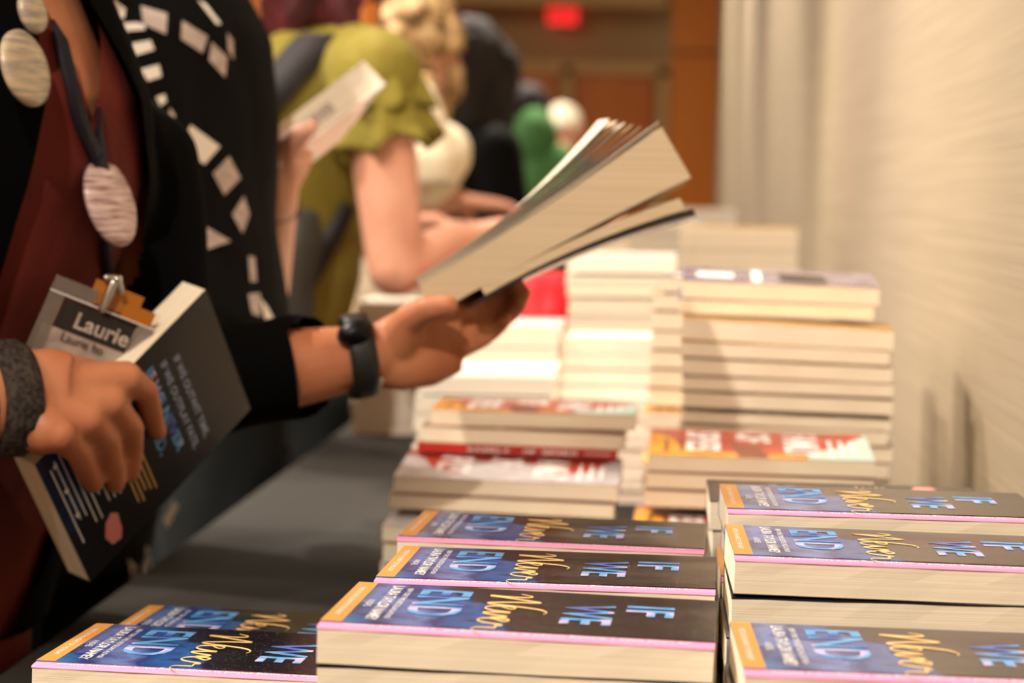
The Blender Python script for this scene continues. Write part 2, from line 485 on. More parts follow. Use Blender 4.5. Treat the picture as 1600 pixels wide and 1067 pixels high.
def back_mesh():
    """back of the night sky book: quotation, notes and a small figure"""
    bm = bmesh.new()
    L, D, T = BL, BD, BT
    cover_shell(bm, L, D, T, 0)
    z = T + .00015
    # text runs from the fore-edge (-y) to the spine (+y) with tops towards +x ... mirrored seat: seen from the back
    def line(s, x, y, size, mi, width, bold=0):
        sh = text2d(s, size, bold)
        w = max(v[0] for v in sh[0]); k = width / w
        put2d(bm, ([(v[0]*k, v[1]) for v in sh[0]], sh[1]), lambda u, v: (x - v, y + u, z), mi)
    # here x grows from the head (-L/2) to the foot (+L/2)
    line('IF WE OUTWIT TIME,', -.050, -.042, .0095, 6, .094, .02)
    line('IF WE OUTPLAY FATE,', -.036, -.048, .0095, 6, .100, .02)
    line('IF WE NEVER', -.020, -.054, .0125, 3, .094, .03)
    line('END.', -.003, -.008, .0145, 3, .036, .03)
    quad(bm, .034, L/2 - .001, -D/2 + .001, -.03, z - .0001, 1)
    quad(bm, .05, L/2 - .001, -.03, .012, z - .0001, 1)
    for k in range(9):
        x = .045 + .0062 * k
        y0 = -.062 + .004 * (k % 3)
        quad(bm, x, x + .0013, y0, y0 + .085 - .006 * (k % 4), z + .0001, 2)
    for k in range(5):
        quad(bm, .012 + .0052*k, .0132 + .0052*k, .004 + .002 * k, .05 - .004 * (k % 3), z + .0001, 4)
    for k in range(3):
        quad(bm, .088, .092, -.055 + .028*k, -.051 + .028*k, z + .0002, 2)
    f = [(.056,.036),(.062,.03),(.07,.034),(.076,.046),(.072,.058),(.062,.060),(.058,.052)]
    fc = bm.faces.new([bm.verts.new((x, y, z + .0002)) for x, y in f]); fc.material_index = 5
    me = bm_mesh(bm, 'back_cover')
    for k in ('black_cover', 'sky_art', 'softwhite', 'blueletters', 'goldtext', 'pinkart', 'greyink'): me.materials.append(M[k])
    return me
MESH = {
    'pages_step': pages_mesh('page_block', step=.0022), 'pages': pages_mesh('page_block'),
    'pages_w': pages_mesh('page_block', m='pages_w'), 'pages_g': pages_mesh('page_block', m='pages_g'),
    'never': never_mesh(), 'step': step_mesh(), 'spy': spy_mesh(), 'spy_grey': spy_mesh(True), 'back': back_mesh(),
    'white': plain_cover('cover_white', 'white_cover'), 'gold': plain_cover('cover_gold', 'gold_cover'),
    'grey': plain_cover('cover_grey', 'grey_cover', True), 'dark': plain_cover('cover_dark', 'dark_cover'),
    'red': plain_cover('cover_red', 'red_cover', False), 'cream': plain_cover('pages_g', 'cream_cover', True), 'tan': plain_cover('tan', 'tan_cover', True), 'plainblack': plain_cover('black_cover', 'black_cover'),
}
def _spine_text():
    bm = bmesh.new()
    cover_shell(bm, BL, BD, BT, 0)
    for s, x, w in (('FAMILY', -.052, .046), ('OF', .006, .014), ('SPIES', .026, .038)):
        sh = text2d(s, .02, .02)
        ww = max(v[0] for v in sh[0]); hh = max(v[1] for v in sh[0])
        # on the spine (+y side), read with the front cover up
        put2d(bm, ([(v[0]*w/ww, v[1]*.010/hh) for v in sh[0]], sh[1]), lambda u, v: (-(x + u), BD/2 + .0002, .006 + v), 1)
    for k in range(9):
        z0 = .009
        bx = .072 + .003 * k
        vs = [bm.verts.new((-(bx + a), BD/2 + .0002, z0 + b)) for a, b in ((0, 0), (.0018, 0), (.0018, .004), (0, .004))]
        f = bm.faces.new(vs); f.material_index = 1
    me = bm_mesh(bm, 'red_spine_cover')
    for k in ('cover_red', 'softwhite'): me.materials.append(M[k])
    return me
MESH['redspine'] = _spine_text()
KINDS = {   # cover mesh, pages mesh, extra
    'never': ('never', 'pages_step', True), 'spy': ('spy', 'pages', False), 'spy_grey': ('spy_grey', 'pages', False),
    'white': ('white', 'pages_w', False), 'gold': ('gold', 'pages', False), 'grey': ('grey', 'pages', False),
    'dark': ('dark', 'pages', False), 'redspine': ('redspine', 'pages', False), 'back': ('back', 'pages', False),
    'cream': ('cream', 'pages_g', False), 'cream2': ('tan', 'pages', False), 'facedown': ('plainblack', 'pages', False),
}
def book(kind, origin, R, scale=(1, 1, 1), label='', group=None, name='paperback_book'):
    r = empty(name, origin, label, 'book', group)
    r.rotation_euler = R.to_euler()
    r.scale = scale
    c, p, st = KINDS[kind]
    for nm, me in (('cover', MESH[c]), ('page_block', MESH[p])) + ((('inner_leaf', MESH['step']),) if st else ()):
        o = bpy.data.objects.new(nm, me); COL.objects.link(o); o.parent = r
        if nm == 'inner_leaf': o['label'] = 'pink inner leaf with white writing'
    return r
ORD = ['topmost', 'second', 'third', 'fourth', 'fifth', 'sixth', 'seventh', 'eighth', 'ninth', 'tenth', 'eleventh', 'twelfth', 'thirteenth', 'fourteenth', 'fifteenth', 'sixteenth', 'seventeenth', 'eighteenth']
def ordlabel(i, look, where):
    return f"{look}, {ORD[i]} in {where}"
TABLE = .75
LOOK = {'never': 'night-blue novel with pink edge strip', 'spy': 'red and yellow spy paperback', 'spy_grey': 'grey and red spy paperback',
        'white': 'white-covered paperback', 'gold': 'ochre-covered paperback', 'grey': 'lavender-grey covered paperback', 'dark': 'dark-covered paperback',
        'redspine': 'paperback showing its red spine', 'back': 'dark book lying face down', 'cream': 'pale grey-edged paperback', 'cream2': 'cream-paged paperback', 'facedown': 'novel with black back board'}
def stack(where, kind, Y, rows, yaw=0, turn=False, fill=True, fillkind=None, L=None, group=None, D=BD):
    """rows: (xL, yL, xR, yR, thickness px [, kind, dY, pitch]) - the front top edge of each book, from the top down.
    yaw and pitch in degrees; turn = short side towards the camera."""
    yaw = math.radians(yaw)
    i = 0
    group = group or 'books in ' + where
    last = None
    for r in rows:
        xL, yL, xR, yR, th = r[:5]
        kd = r[5] if len(r) > 5 else kind
        dY = r[6] if len(r) > 6 else 0
        pitch = math.radians(r[7] if len(r) > 7 else 0)
        y = Y + dY
        a = P(xL, yL, y)
        ll = (P(xR, yR, y) - a).length
        b = P(xR, yR, y - ll * math.sin(yaw))
        xa = (b - a); ll = xa.length; xa.normalize()
        ya = V((-xa.y, xa.x, 0)).normalized() * math.cos(pitch) + V((0, 0, math.sin(pitch)))
        ya = (ya - xa * ya.dot(xa)).normalized()
        za = xa.cross(ya)
        T = th * y / F
        if turn:
            # short side in front: cover length runs away from us, fore-edge to the left
            R = Matrix((-ya, xa, za)).transposed()
            c = a + xa * ll/2 + ya * BL/2 - za * T
            s = (1, ll / BD, T / BT)
        elif kd == 'redspine':
            R = Matrix((-xa, -ya, za)).transposed()
            c = a + xa * ll/2 + ya * D/2 - za * T
            s = (ll / BL, D / BD, T / BT)
        else:
            R = Matrix((xa, ya, za)).transposed()
            c = a + xa * ll/2 + ya * D/2 - za * T
            s = (ll / BL, D / BD, T / BT)
        book(kd, c, R, s, ordlabel(i, LOOK[kd], where), group)
        i += 1
        last = (c, s, T, ll, kd)
    if fill:
        c, s, T, ll, kd = last
        T = max(T, .016)
        ztop = c.z - .0003
        ztop -= abs(math.sin(math.radians(rows[-1][7] if len(rows[-1]) > 7 else 0))) * BD * .5
        n = int(round((ztop - TABLE) / T))
        if n > 0:
            T = (ztop - TABLE) / n
            for k in range(n - 1, -1, -1):
                ang = yaw * -1 + random.uniform(-.012, .012)
                R = Matrix.Rotation(ang + (-math.pi/2 if turn else 0), 3, 'Z')
                o = V((c.x + random.uniform(-.003, .003), c.y + random.uniform(-.003, .003), TABLE + k * T + .0002))
                kk = fillkind or kd
                book(kk, o, R, (s[0], s[1], (T - .0002) / BT), ordlabel(min(i, 17), LOOK[kk], where), group)
                i += 1
# ---- the night-blue novels in the foreground
stack('the front centre stack', 'never', 1.26, [(495,974,1117,1008,65), (494,1040,1116,1067,62,'facedown')], yaw=2.0)
stack('the stack just behind front centre', 'never', 1.465, [(584,904,1118,923,60)], yaw=1.5, fillkind='facedown')
stack('the third stack back from front centre', 'never', 1.65, [(620,839,1100,860,50)], yaw=2)
stack('the low stack at left', 'never', 1.44, [(49,1036,600,1064,58)], yaw=3)
stack('the shadowed stack behind the low left one', 'never', 1.64, [(150,998,640,1020,52)], yaw=3)
stack('the nearest right-hand stack', 'never', 1.195, [(1163,1049,1827,1074,70)], yaw=-1.5, fillkind='facedown')
stack('the second right-hand stack', 'never', 1.416, [(1148,869,1708,892,60)], yaw=-1, fillkind='facedown')
stack('the third right-hand stack', 'never', 1.565, [(1137,796,1645,812,52)], yaw=-1)
stack('the rearmost right-hand novel stack', 'never', 1.79, [(1109,783,1552,797,46,'back')], yaw=0)
# ---- the spy paperbacks
stack('the left stack of spy paperbacks', 'spy', 2.27, [
    (672,639,992,649,25,'spy',.12), (658,665,975,679,26,'cream2',.11), (652,691,964,703,15,'redspine',.11),
    (615,744,966,759,26,'spy_grey',0,4.5), (608,771,960,788,24,'cream2',.0,3), (597,822,956,838,24,'spy_grey',-.06,2)], yaw=.5)
stack('the right stack of spy paperbacks', 'spy', 2.24, [
    (1014,710,1368,721,26,'spy',0,4.5), (1010,737,1366,750,26,'cream2',0,3), (1007,765,1362,778,27,'cream2',0,2), (988,822,1340,834,24,'spy',-.06,1)], yaw=.5)
# ---- the tall stack by the wall
stack('the tall stack beside the wall', 'cream2', 2.45, [
    (1066,437,1375,450,29,'grey',.04,4), (1060,467,1366,478,23,'grey',.04,3),
    (1066,496,1398,516,34,'gold'), (1064,532,1390,547,25), (1066,559,1395,574,26), (1066,587,1396,600,22), (1066,611,1396,625,25), (1066,641,1393,656,19)], yaw=1)
stack('the stack just behind the tall one', 'cream2', 2.78, [
    (1036,432,1312,440,24,'grey'), (1022,458,1300,466,26,'cream2'), (1020,486,1300,494,30), (1018,517,1300,525,28), (1016,547,1300,555,28), (1014,577,1298,585,28), (1012,607,1298,615,28), (1008,643,1290,650,26,'spy',-.03)], yaw=0)
# ---- bright piles in the middle
stack('the bright pile mid table', 'white', 3.02, [
    (873,527,1133,531,24), (873,552,1132,556,23), (870,578,1130,582,22), (868,603,1128,607,20), (860,630,1120,634,24,'white',-.04)])
stack('the low pile before the red bag', 'white', 2.68, [(653,588,864,591,27,'white',0,1), (648,618,860,621,26)], turn=True)
stack('the thick pair before the red bag', 'white', 3.0, [(690,508,873,510,32), (688,542,872,544,32)], turn=True)
stack('the mixed pile beside the red bag', 'cream', 3.3, [
    (886,398,1057,400,13,'white'), (886,412,1056,414,13,'white'), (884,430,1050,432,17,'cream'), (886,448,1052,450,14,'cream2'), (888,466,1050,468,26,'cream')], turn=True)
stack('the far stack by the wall', 'cream2', 4.17, [(1066,354,1247,358,18,'gold'), (1066,372,1246,376,17), (1066,390,1246,394,17), (1066,407,1247,411,17)])
stack('the far lavender-grey pile', 'cream', 4.5, [(984,352,1100,354,13,'cream'), (982,366,1100,368,25,'cream')], turn=True)
stack('the farthest pale stack by the wall', 'white', 5.8, [(1016,325,1150,327,10,'white'), (1014,336,1150,338,12)])
stack('the far yellowish pile', 'cream2', 4.8, [(924,374,1040,376,12,'gold'), (922,386,1038,388,13)], turn=True)
stack('the edge pile behind the bare arm', 'white', 3.75, [(556,472,700,475,18), (553,490,698,493,18)], turn=True)
stack('the farther pile at the table edge', 'cream2', 4.6, [(560,400,676,402,16,'white'), (556,416,674,418,16)], turn=True)

# ------------------------------------------------------------------ the room
def struct(name, bm, m, kind='structure'):
    o = link(name, bm_mesh(bm, name), M[m] if isinstance(m, str) else [M[k] for k in m])
    o['kind'] = kind
    return o
WX, BY, CZ, LX, FY = .315, 17.5, 3.6, -7.5, -3.0
bm = bmesh.new(); box(bm, LX, WX + .2, FY, BY + .2, -.1, 0); struct('floor', bm, 'carpet')
bm = bmesh.new(); box(bm, LX, WX + .2, FY, BY + .2, CZ, CZ + .1); struct('ceiling', bm, 'ceiling')
bm = bmesh.new(); box(bm, WX, WX + .15, FY, 15.7, 0, CZ); struct('wall_right', bm, 'wallpaper')
bm = bmesh.new(); box(bm, LX, WX + .2, BY, BY + .15, 0, CZ); struct('wall_back', bm, 'backwall')
bm = bmesh.new(); box(bm, LX - .15, LX, FY, BY, 0, CZ); struct('wall_left', bm, 'backwall')
bm = bmesh.new(); box(bm, LX, WX + .2, FY - .15, FY, 0, CZ); struct('wall_front', bm, 'backwall')
# wooden column and beam at the end of the papered wall
xa = P(1047, 200, 15.7).x
bm = bmesh.new(); box(bm, xa, WX + .15, 15.7, 16.1, 0, 2.05); box(bm, xa, WX + .15, 15.69, 16.1, 2.07, CZ)
box(bm, xa + .01, WX + .15, 15.72, 16.1, 2.05, 2.07, 1)
struct('trim_1', bm, ('wood', 'cover_dark'))
zc = P(900, 8, BY - .5).z
bm = bmesh.new(); box(bm, LX, xa - .05, BY - .5, BY, zc, CZ); struct('trim_2', bm, 'frame')
bm = bmesh.new(); box(bm, LX, WX, BY - .02, BY, 0, .12); struct('baseboard_back', bm, 'wood')
bm = bmesh.new(); box(bm, WX - .015, WX, FY, 15.7, 0, .12); struct('baseboard_right', bm, 'wood')
# double door in the back wall
ztop = P(900, 106, BY).z
def px_x(px, Y): return P(px, 250, Y).x
xd0, xd1, xd2 = px_x(735, BY), px_x(885, BY), px_x(1032, BY)
n = 0
for (a, b) in ((xd0, xd1), (xd1, xd2)):
    n += 1
    w = .055
    bm = bmesh.new(); box(bm, a + w, b - w, BY - .06, BY - .01, .01, ztop - .055)
    d = struct('door_%d' % n, bm, 'door')
    bm = bmesh.new(); hx = b - w - .1 if n == 1 else a + w + .1
    box(bm, hx - .03, hx + .03, BY - .1, BY - .06, .95, 1.25)
    h = link('door_handle', bm_mesh(bm), M['metal'], d)
bm = bmesh.new()
for a in (xd0, xd1, xd2): box(bm, a - .04, a + .04, BY - .1, BY, 0, ztop)
box(bm, xd0 - .04, xd2 + .04, BY - .1, BY, ztop - .05, ztop + .04)
struct('trim_3', bm, 'frame')
# exit sign
c = P(879, 21, BY - .25)
t = empty('exit_sign', c, 'glowing red exit sign hanging above the far double door', 'sign')
bm = bmesh.new(); box(bm, -.105, .105, -.02, .02, -.075, .075); link('sign_face', bm_mesh(bm), M['exit'], t)
bm = bmesh.new(); box(bm, -.01, .01, -.01, .01, .075, CZ - c.z - .001); link('bracket', bm_mesh(bm), M['backwall'], t)
bm = bmesh.new()
sh = text2d('EXIT', .085, .03, 'CENTER'); put2d(bm, sh, lambda u, v: (u, -.0215, v - .04), 0)
link('lettering', bm_mesh(bm), M['exit_dim'], t)

# ------------------------------------------------------------------ table and cloth
TX0, TX1, TY0, TY1 = -.51, .285, .85, 8.2
t = empty('folding_table', (0, 0, 0), 'long folding table wholly under the charcoal cloth', 'table')
bm = bmesh.new(); box(bm, TX0 + .01, TX1 - .01, TY0 + .01, TY1 - .01, .715, .744); link('tabletop', bm_mesh(bm), M['tabletop'], t)
for x in (TX0 + .08, TX1 - .08):
    for y in (1.0, 3.2, 5.6, 8.0):
        bm = bmesh.new(); box(bm, x - .015, x + .015, y - .015, y + .015, 0, .716); link('leg', bm_mesh(bm), M['metal'], t)
def drape():
    bm = bmesh.new()
    ny = 150
    prof = [(TX0 - .008, .02), (TX0 - .007, .25), (TX0 - .005, .5), (TX0 - .003, .70), (TX0 - .001, .745), (TX0 + .006, .7494), (TX0 + .2, .7495), (-.1, .7495), (TX1 - .006, .7495), (TX1, .745), (TX1 + .004, .5), (TX1 + .006, .02)]
    rows = []
    for j in range(ny + 1):
        y = TY0 - .005 + (TY1 - TY0 + .01) * j / ny
        row = []
        for k, (x, z) in enumerate(prof):
            w = 0
            if k < 4: w = -.006 * (1 + math.sin(y * 17 + .8 * math.sin(y * 5))) * (1 - k * .22)
            row.append(bm.verts.new((x + w, y, z)))
        rows.append(row)
    for a, b in zip(rows, rows[1:]):
        for k in range(len(prof) - 1):
            bm.faces.new((a[k], a[k+1], b[k+1], b[k]))
    for row in (rows[0], rows[-1]):
        bm.faces.new(row if row is rows[-1] else row[::-1])
    bmesh.ops.recalc_face_normals(bm, faces=bm.faces)
    return bm
o = link('tablecloth', bm_mesh(drape()), M['cloth'], smooth=False)
tag(o, 'charcoal tablecloth covering the long book table', 'tablecloth')

# ------------------------------------------------------------------ bodies
class Prims:
    def __init__(s): s.bm = bmesh.new()
    def cap(s, a, b, ra, rb, seg=20):
        a = V(a); b = V(b)
        d = b - a
        if d.length < 1e-5: return s.ball(a, ra)
        q = d.to_track_quat('Z', 'Y').to_matrix()
        n = 12
        rings = []
        # hemisphere, sides, hemisphere
        prof = [(-math.cos(t) * ra, math.sin(t) * ra) for t in [math.pi/2 * k / 5 for k in range(1, 6)]]
        prof += [(d.length + math.sin(t) * rb, math.cos(t) * rb) for t in [math.pi/2 * k / 5 for k in range(0, 5)]]
        for z, r in prof:
            rings.append([s.bm.verts.new(a + q @ V((math.cos(2*math.pi*k/seg) * r, math.sin(2*math.pi*k/seg) * r, z))) for k in range(seg)])
        p0 = s.bm.verts.new(a + q @ V((0, 0, -ra))); p1 = s.bm.verts.new(a + q @ V((0, 0, d.length + rb)))
        for u, v in zip(rings, rings[1:]):
            for k in range(seg): s.bm.faces.new((u[k], u[(k+1) % seg], v[(k+1) % seg], v[k]))
        for k in range(seg):
            s.bm.faces.new((rings[0][(k+1) % seg], rings[0][k], p0)); s.bm.faces.new((rings[-1][k], rings[-1][(k+1) % seg], p1))
        return s
    def chain(s, pts, rs, seg=20):
        for k in range(len(pts) - 1): s.cap(pts[k], pts[k+1], rs[k], rs[k+1], seg)
        return s
    def ball(s, c, r):
        r = (r, r, r) if not hasattr(r, '__len__') else r
        return s.ell(c, V((r[0],0,0)), V((0,r[1],0)), V((0,0,r[2])))
    def ell(s, c, u, v, w):
        m = Matrix((tuple(u) + (0,), tuple(v) + (0,), tuple(w) + (0,), (0,0,0,1))).transposed()
        m.translation = V(c)
        r = bmesh.ops.create_icosphere(s.bm, subdivisions=3, radius=1, matrix=m)
        return s
    def loft(s, secs, seg=32, power=2.3):
        """secs: (centre, half-width vector, half-depth vector)"""
        rings = []
        for c, u, v in secs:
            c = V(c); u = V(u); v = V(v)
            ring = []
            for k in range(seg):
                t = 2 * math.pi * k / seg
                ct, st = math.cos(t), math.sin(t)
                e = 2 / power
                ring.append(s.bm.verts.new(c + u * math.copysign(abs(ct) ** e, ct) + v * math.copysign(abs(st) ** e, st)))
            rings.append(ring)
        for a, b in zip(rings, rings[1:]):
            for k in range(seg): s.bm.faces.new((a[k], a[(k+1) % seg], b[(k+1) % seg], b[k]))
        s.bm.faces.new(rings[0][::-1]); s.bm.faces.new(rings[-1])
        return s
    def grow(s, voxel=.006, smooth=4, wrinkle=None):
        bmesh.ops.recalc_face_normals(s.bm, faces=s.bm.faces)
        me = bm_mesh(s.bm)
        o = bpy.data.objects.new('tmp', me); COL.objects.link(o)
        m = o.modifiers.new('r', 'REMESH'); m.mode = 'VOXEL'; m.voxel_size = voxel; m.adaptivity = 0
        if smooth:
            m = o.modifiers.new('s', 'SMOOTH'); m.factor = .5; m.iterations = smooth
        dg = bpy.context.evaluated_depsgraph_get()
        out = bpy.data.meshes.new_from_object(o.evaluated_get(dg))
        bpy.data.objects.remove(o); bpy.data.meshes.remove(me)
        if wrinkle:
            amp, sc_ = wrinkle
            sc_ = V(sc_)
            for v in out.vertices:
                q = V((v.co.x * sc_.x, v.co.y * sc_.y, v.co.z * sc_.z))
                v.co += v.normal * amp * (noise.noise(q) + .5 * noise.noise(q * 2.3))
        return out
def cut(me, planes, kill):
    """bisect along planes (point, normal) and delete the faces for which kill(centre, normal) holds"""
    bm = bmesh.new(); bm.from_mesh(me)
    for p, n_ in planes:
        bmesh.ops.bisect_plane(bm, geom=bm.verts[:] + bm.edges[:] + bm.faces[:], plane_co=p, plane_no=n_, dist=1e-5)
    bm.normal_update()
    dead = [f for f in bm.faces if kill(f.calc_center_median(), f.normal)]
    bmesh.ops.delete(bm, geom=dead, context='FACES')
    bm.to_mesh(me); bm.free()
    return me
def person(label, base):
    t = empty('person', base, label, 'person'); t['_w'] = 1
    return t
def flat2(v): return V((v[0], v[1], 0))
Z = V((0, 0, 1))

def finger(p, pts, rs):
    p.chain(pts, rs, 14)

def head(p, c, g, l, k=1.0):
    """skull, jaw, nose, ears, brow around centre c; g faces forward, l to the left"""
    u = Z
    p.ell(c + u * .02 * k - g * .012 * k, l * .074 * k, g * .094 * k, u * .095 * k)
    p.ell(c - u * .020 * k + g * .022 * k, l * .066 * k, g * .068 * k, u * .088 * k)
    p.ell(c - u * .058 * k + g * .030 * k, l * .052 * k, g * .054 * k, u * .058 * k)
    p.ell(c - u * .100 * k + g * .062 * k, l * .022 * k, g * .018 * k, u * .017 * k)
    p.cap(c + g * .088 * k + u * .012 * k, c + g * .101 * k - u * .026 * k, .006 * k, .0095 * k)
    p.ell(c + g * .092 * k - u * .031 * k, l * .016 * k, g * .010 * k, u * .008 * k)
    for s_ in (-1, 1):
        p.cap(c + g * .084 * k + u * .026 * k + l * s_ * .014 * k, c + g * .070 * k + u * .027 * k + l * s_ * .046 * k, .007 * k, .007 * k)
        p.ell(c + l * s_ * .038 * k + g * .060 * k - u * .024 * k, l * .022 * k, g * .020 * k, u * .024 * k)
        p.ell(c + l * s_ * .032 * k + g * .071 * k + u * .010 * k, l * .016 * k, g * .012 * k, u * .011 * k)
        p.ell(c + l * s_ * .073 * k - u * .008 * k - g * .008 * k, l * .008 * k, g * .018 * k, u * .030 * k)
def face(t, c, g, l, k=1.0):
    for s_ in (-1, 1):
        ec = c + l * s_ * .032 * k + g * .0735 * k + Z * .006 * k
        q = Prims(); q.ell(ec, l * .0125 * k, g * .0105 * k, Z * .0062 * k)
        e = link('eye', bm_mesh(q.bm), M['eye'], t, True)
        q = Prims(); q.ell(ec + g * .0075 * k, l * .0052 * k, g * .0036 * k, Z * .0050 * k)
        link('iris', bm_mesh(q.bm), M['iris'], t, True)
        q = Prims(); q.cap(ec + Z * .021 * k + l * s_ * .014 * k + g * .006 * k, ec + Z * .021 * k - l * s_ * .014 * k + g * .011 * k, .0022 * k, .0032 * k)
        link('eyebrow', bm_mesh(q.bm), M['hair_brown'], t, True)
    q = Prims(); q.ell(c + g * .0835 * k - Z * .055 * k, l * .020 * k, g * .006 * k, Z * .0038 * k)
    q.ell(c + g * .0825 * k - Z * .062 * k, l * .017 * k, g * .0065 * k, Z * .0042 * k)
    link('lips', bm_mesh(q.bm), M['lips'], t, True)
def simple_hand(p, w, f, n_, s_, k=1.0, curl=.6):
    """w wrist, f towards the fingers, n_ out of the palm, s_ towards the thumb"""
    w = V(w); f = f.normalized(); n_ = n_.normalized(); s_ = s_.normalized()
    kn = w + f * .09 * k
    p.loft([(w - f * .01, s_ * .026 * k, n_ * .018 * k), (w + f * .03 * k, s_ * .036 * k, n_ * .016 * k), (w + f * .07 * k, s_ * .041 * k, n_ * .014 * k), (w + f * .095 * k, s_ * .038 * k, n_ * .011 * k)], 20)
    for i, (off, ln) in enumerate(((.031, .072), (.011, .08), (-.010, .074), (-.030, .058))):
        b0 = kn + s_ * off * k - f * .006
        d1 = (f + n_ * curl * .4).normalized(); d2 = (f + n_ * curl * 1.4).normalized(); d3 = (f * .5 + n_ * curl * 2).normalized()
        a1 = b0 + d1 * ln * .48 * k; a2 = a1 + d2 * ln * .3 * k; a3 = a2 + d3 * ln * .24 * k
        p.chain([b0, a1, a2, a3], [.0095 * k, .0088 * k, .008 * k, .0065 * k], 12)
    b0 = w + f * .025 * k + s_ * .028 * k
    p.chain([b0, b0 + (f * .6 + s_ * .5 + n_ * .5).normalized() * .04 * k, b0 + (f * .6 + s_ * .5 + n_ * .5).normalized() * .04 * k + (f + n_ * .6).normalized() * .045 * k], [.014 * k, .011 * k, .008 * k], 12)
def legs(p, hipc, l, g, zhip, r=.085, gap=.09, foot=True, ground=0.0, rk=.058, ra=.042):
    for s_ in (-1, 1):
        h = V((hipc.x, hipc.y, zhip)) + l * s_ * gap
        k_ = V((h.x, h.y, ground + .5)) + g * .02
        a = V((h.x, h.y, ground + .09)) - g * .01
        p.chain([h, k_, a], [r, rk, ra])
def shoes(t, hipc, l, g, gap=.09):
    for s_ in (-1, 1):
        a = V((hipc.x, hipc.y, .0)) + l * s_ * gap
        q = Prims()
        q.loft([(a + Z * .002 + g * .05, l * .042, g * .13), (a + Z * .03 + g * .05, l * .044, g * .13), (a + Z * .06 + g * .02, l * .04, g * .09), (a + Z * .11 - g * .02, l * .042, g * .05)], 24)
        link('shoe', bm_mesh(q.bm), M['shoe'], t, True)

# ---------------------------------------------------------------- person 1: maroon dress, black cardigan, name badge
G1 = V((.87, -.49, 0)).normalized(); L1 = V((-G1.y, G1.x, 0))          # facing and her left
T1 = [(.50, -.72, 1.99, .20, .15), (.75, -.69, 1.985, .18, .13), (.90, -.645, 1.975, .175, .12), (1.02, -.600, 1.965, .15, .108), (1.13, -.572, 1.955, .158, .118), (1.20, -.567, 1.945, .135, .122), (1.28, -.565, 1.94, .095, .095), (1.34, -.556, 1.94, .07, .065), (1.385, -.55, 1.95, .08, .06)]
def tsec(rows, g, l, add=0, zmin=0, zmax=9):
    return [((x, y, z), l * (w + add), g * (d + add)) for z, x, y, w, d in rows if zmin <= z <= zmax]
p1 = person('person in black cardigan over maroon dress wearing a name badge, holding two paperbacks', (-.63, 1.98, 0))
C1 = V((-.55, 1.95, 0))
LSH = P(220, 262, 2.12)
RSH = C1 - L1 * .185 + Z * 1.325
# the book in her right hand: plane of its back cover
bs = .21
a0 = P(322, 452, 1.93)
a_dir = (rt * -.60 + up * -.62); a_dir = (a_dir + ray(200, 600).normalized() * -.50).normalized()
b_raw = rt * .25 + up * -.71 + ray(300, 560).normalized() * .66
b_dir = (b_raw - a_dir * b_raw.dot(a_dir)).normalized()
n_out = a_dir.cross(b_dir)
if n_out.dot(fwd) > 0: n_out = -n_out             # points to the camera
def on_book(px, py, off=0.0):
    r = ray(px, py)
    t_ = (a0 - CAM).dot(n_out) / r.dot(n_out)
    return CAM + r * t_ - r.normalized() * off
# local x from head to foot, y from fore-edge to spine
Rb = Matrix((a_dir, b_dir, a_dir.cross(b_dir))).transposed()
flip = a_dir.cross(b_dir).dot(n_out) < 0
bc = a0 + a_dir * bs/2 + b_dir * BD/2
Tb = .0255
if flip:
    Rb = Matrix((a_dir, b_dir, -a_dir.cross(b_dir))).transposed()
hb = book('back', bc - n_out * Tb, Rb, (1, 1, Tb / BT), 'dark novel with blue foot held back cover out by the hand with a braided bracelet')
if flip:
    hb.matrix_world = Matrix.Translation(bc - n_out * Tb) @ Rb.to_4x4() @ Matrix.Diagonal((1, 1, Tb / BT, 1))

body = Prims()
body.loft(tsec(T1, G1, L1, -.012), 32)
HC1 = V((-.515, 1.93, 1.52))
body.chain([V((-.55, 1.95, 1.34)), V((-.535, 1.94, 1.42)), HC1 - Z * .06 - G1 * .02], [.062, .054, .056])
head(body, HC1, G1, L1)
body.cap(RSH, C1 + Z * 1.31, .045, .05); body.cap(LSH, C1 + Z * 1.26, .032, .03)
# right arm and hand
elR = P(-230, 640, 1.72); wrR = P(22, 622, 1.80)
body.chain([RSH, elR, wrR], [.047, .042, .034])
off = .016
mc = [on_book(196, 590, .030), on_book(170, 628, .034), on_book(135, 655, .036), on_book(92, 678, .034)]
body.loft([(wrR, up * .036, fwd * .024), (wrR.lerp((mc[1] + mc[2]) / 2, .45) + up * .003, up * .040, fwd * .021), (wrR.lerp((mc[1] + mc[2]) / 2, .72) + up * .0, up * .041, fwd * .020)], 24)
for m_ in mc: body.cap(wrR.lerp(m_, .35), m_, .021, .0135)
body.cap(wrR - up * .012, wrR.lerp(mc[3], .7) - up * .004, .026, .020)
body.chain([mc[0], on_book(228, 612, .030), on_book(238, 652, .018), on_book(246, 674, .010)], [.0125, .0102, .0090, .0080], 16)
body.chain([mc[1], on_book(204, 668, .030), on_book(206, 708, .020), on_book(203, 738, .010)], [.0125, .0108, .0094, .0084], 16)
body.chain([mc[2], on_book(166, 688, .030), on_book(176, 728, .020), on_book(180, 754, .010)], [.0125, .0108, .0096, .0086], 16)
body.chain([mc[3], on_book(122, 706, .028), on_book(136, 738, .018), on_book(146, 755, .010)], [.0120, .0104, .0090, .0082], 16)
tb = -n_out * (Tb + .012)
body.chain([wrR.lerp(mc[0], .35), on_book(140, 590, -.01), on_book(170, 600, 0) + tb * 1.15, on_book(200, 620, 0) + tb * 1.15], [.018, .015, .012, .010], 16)
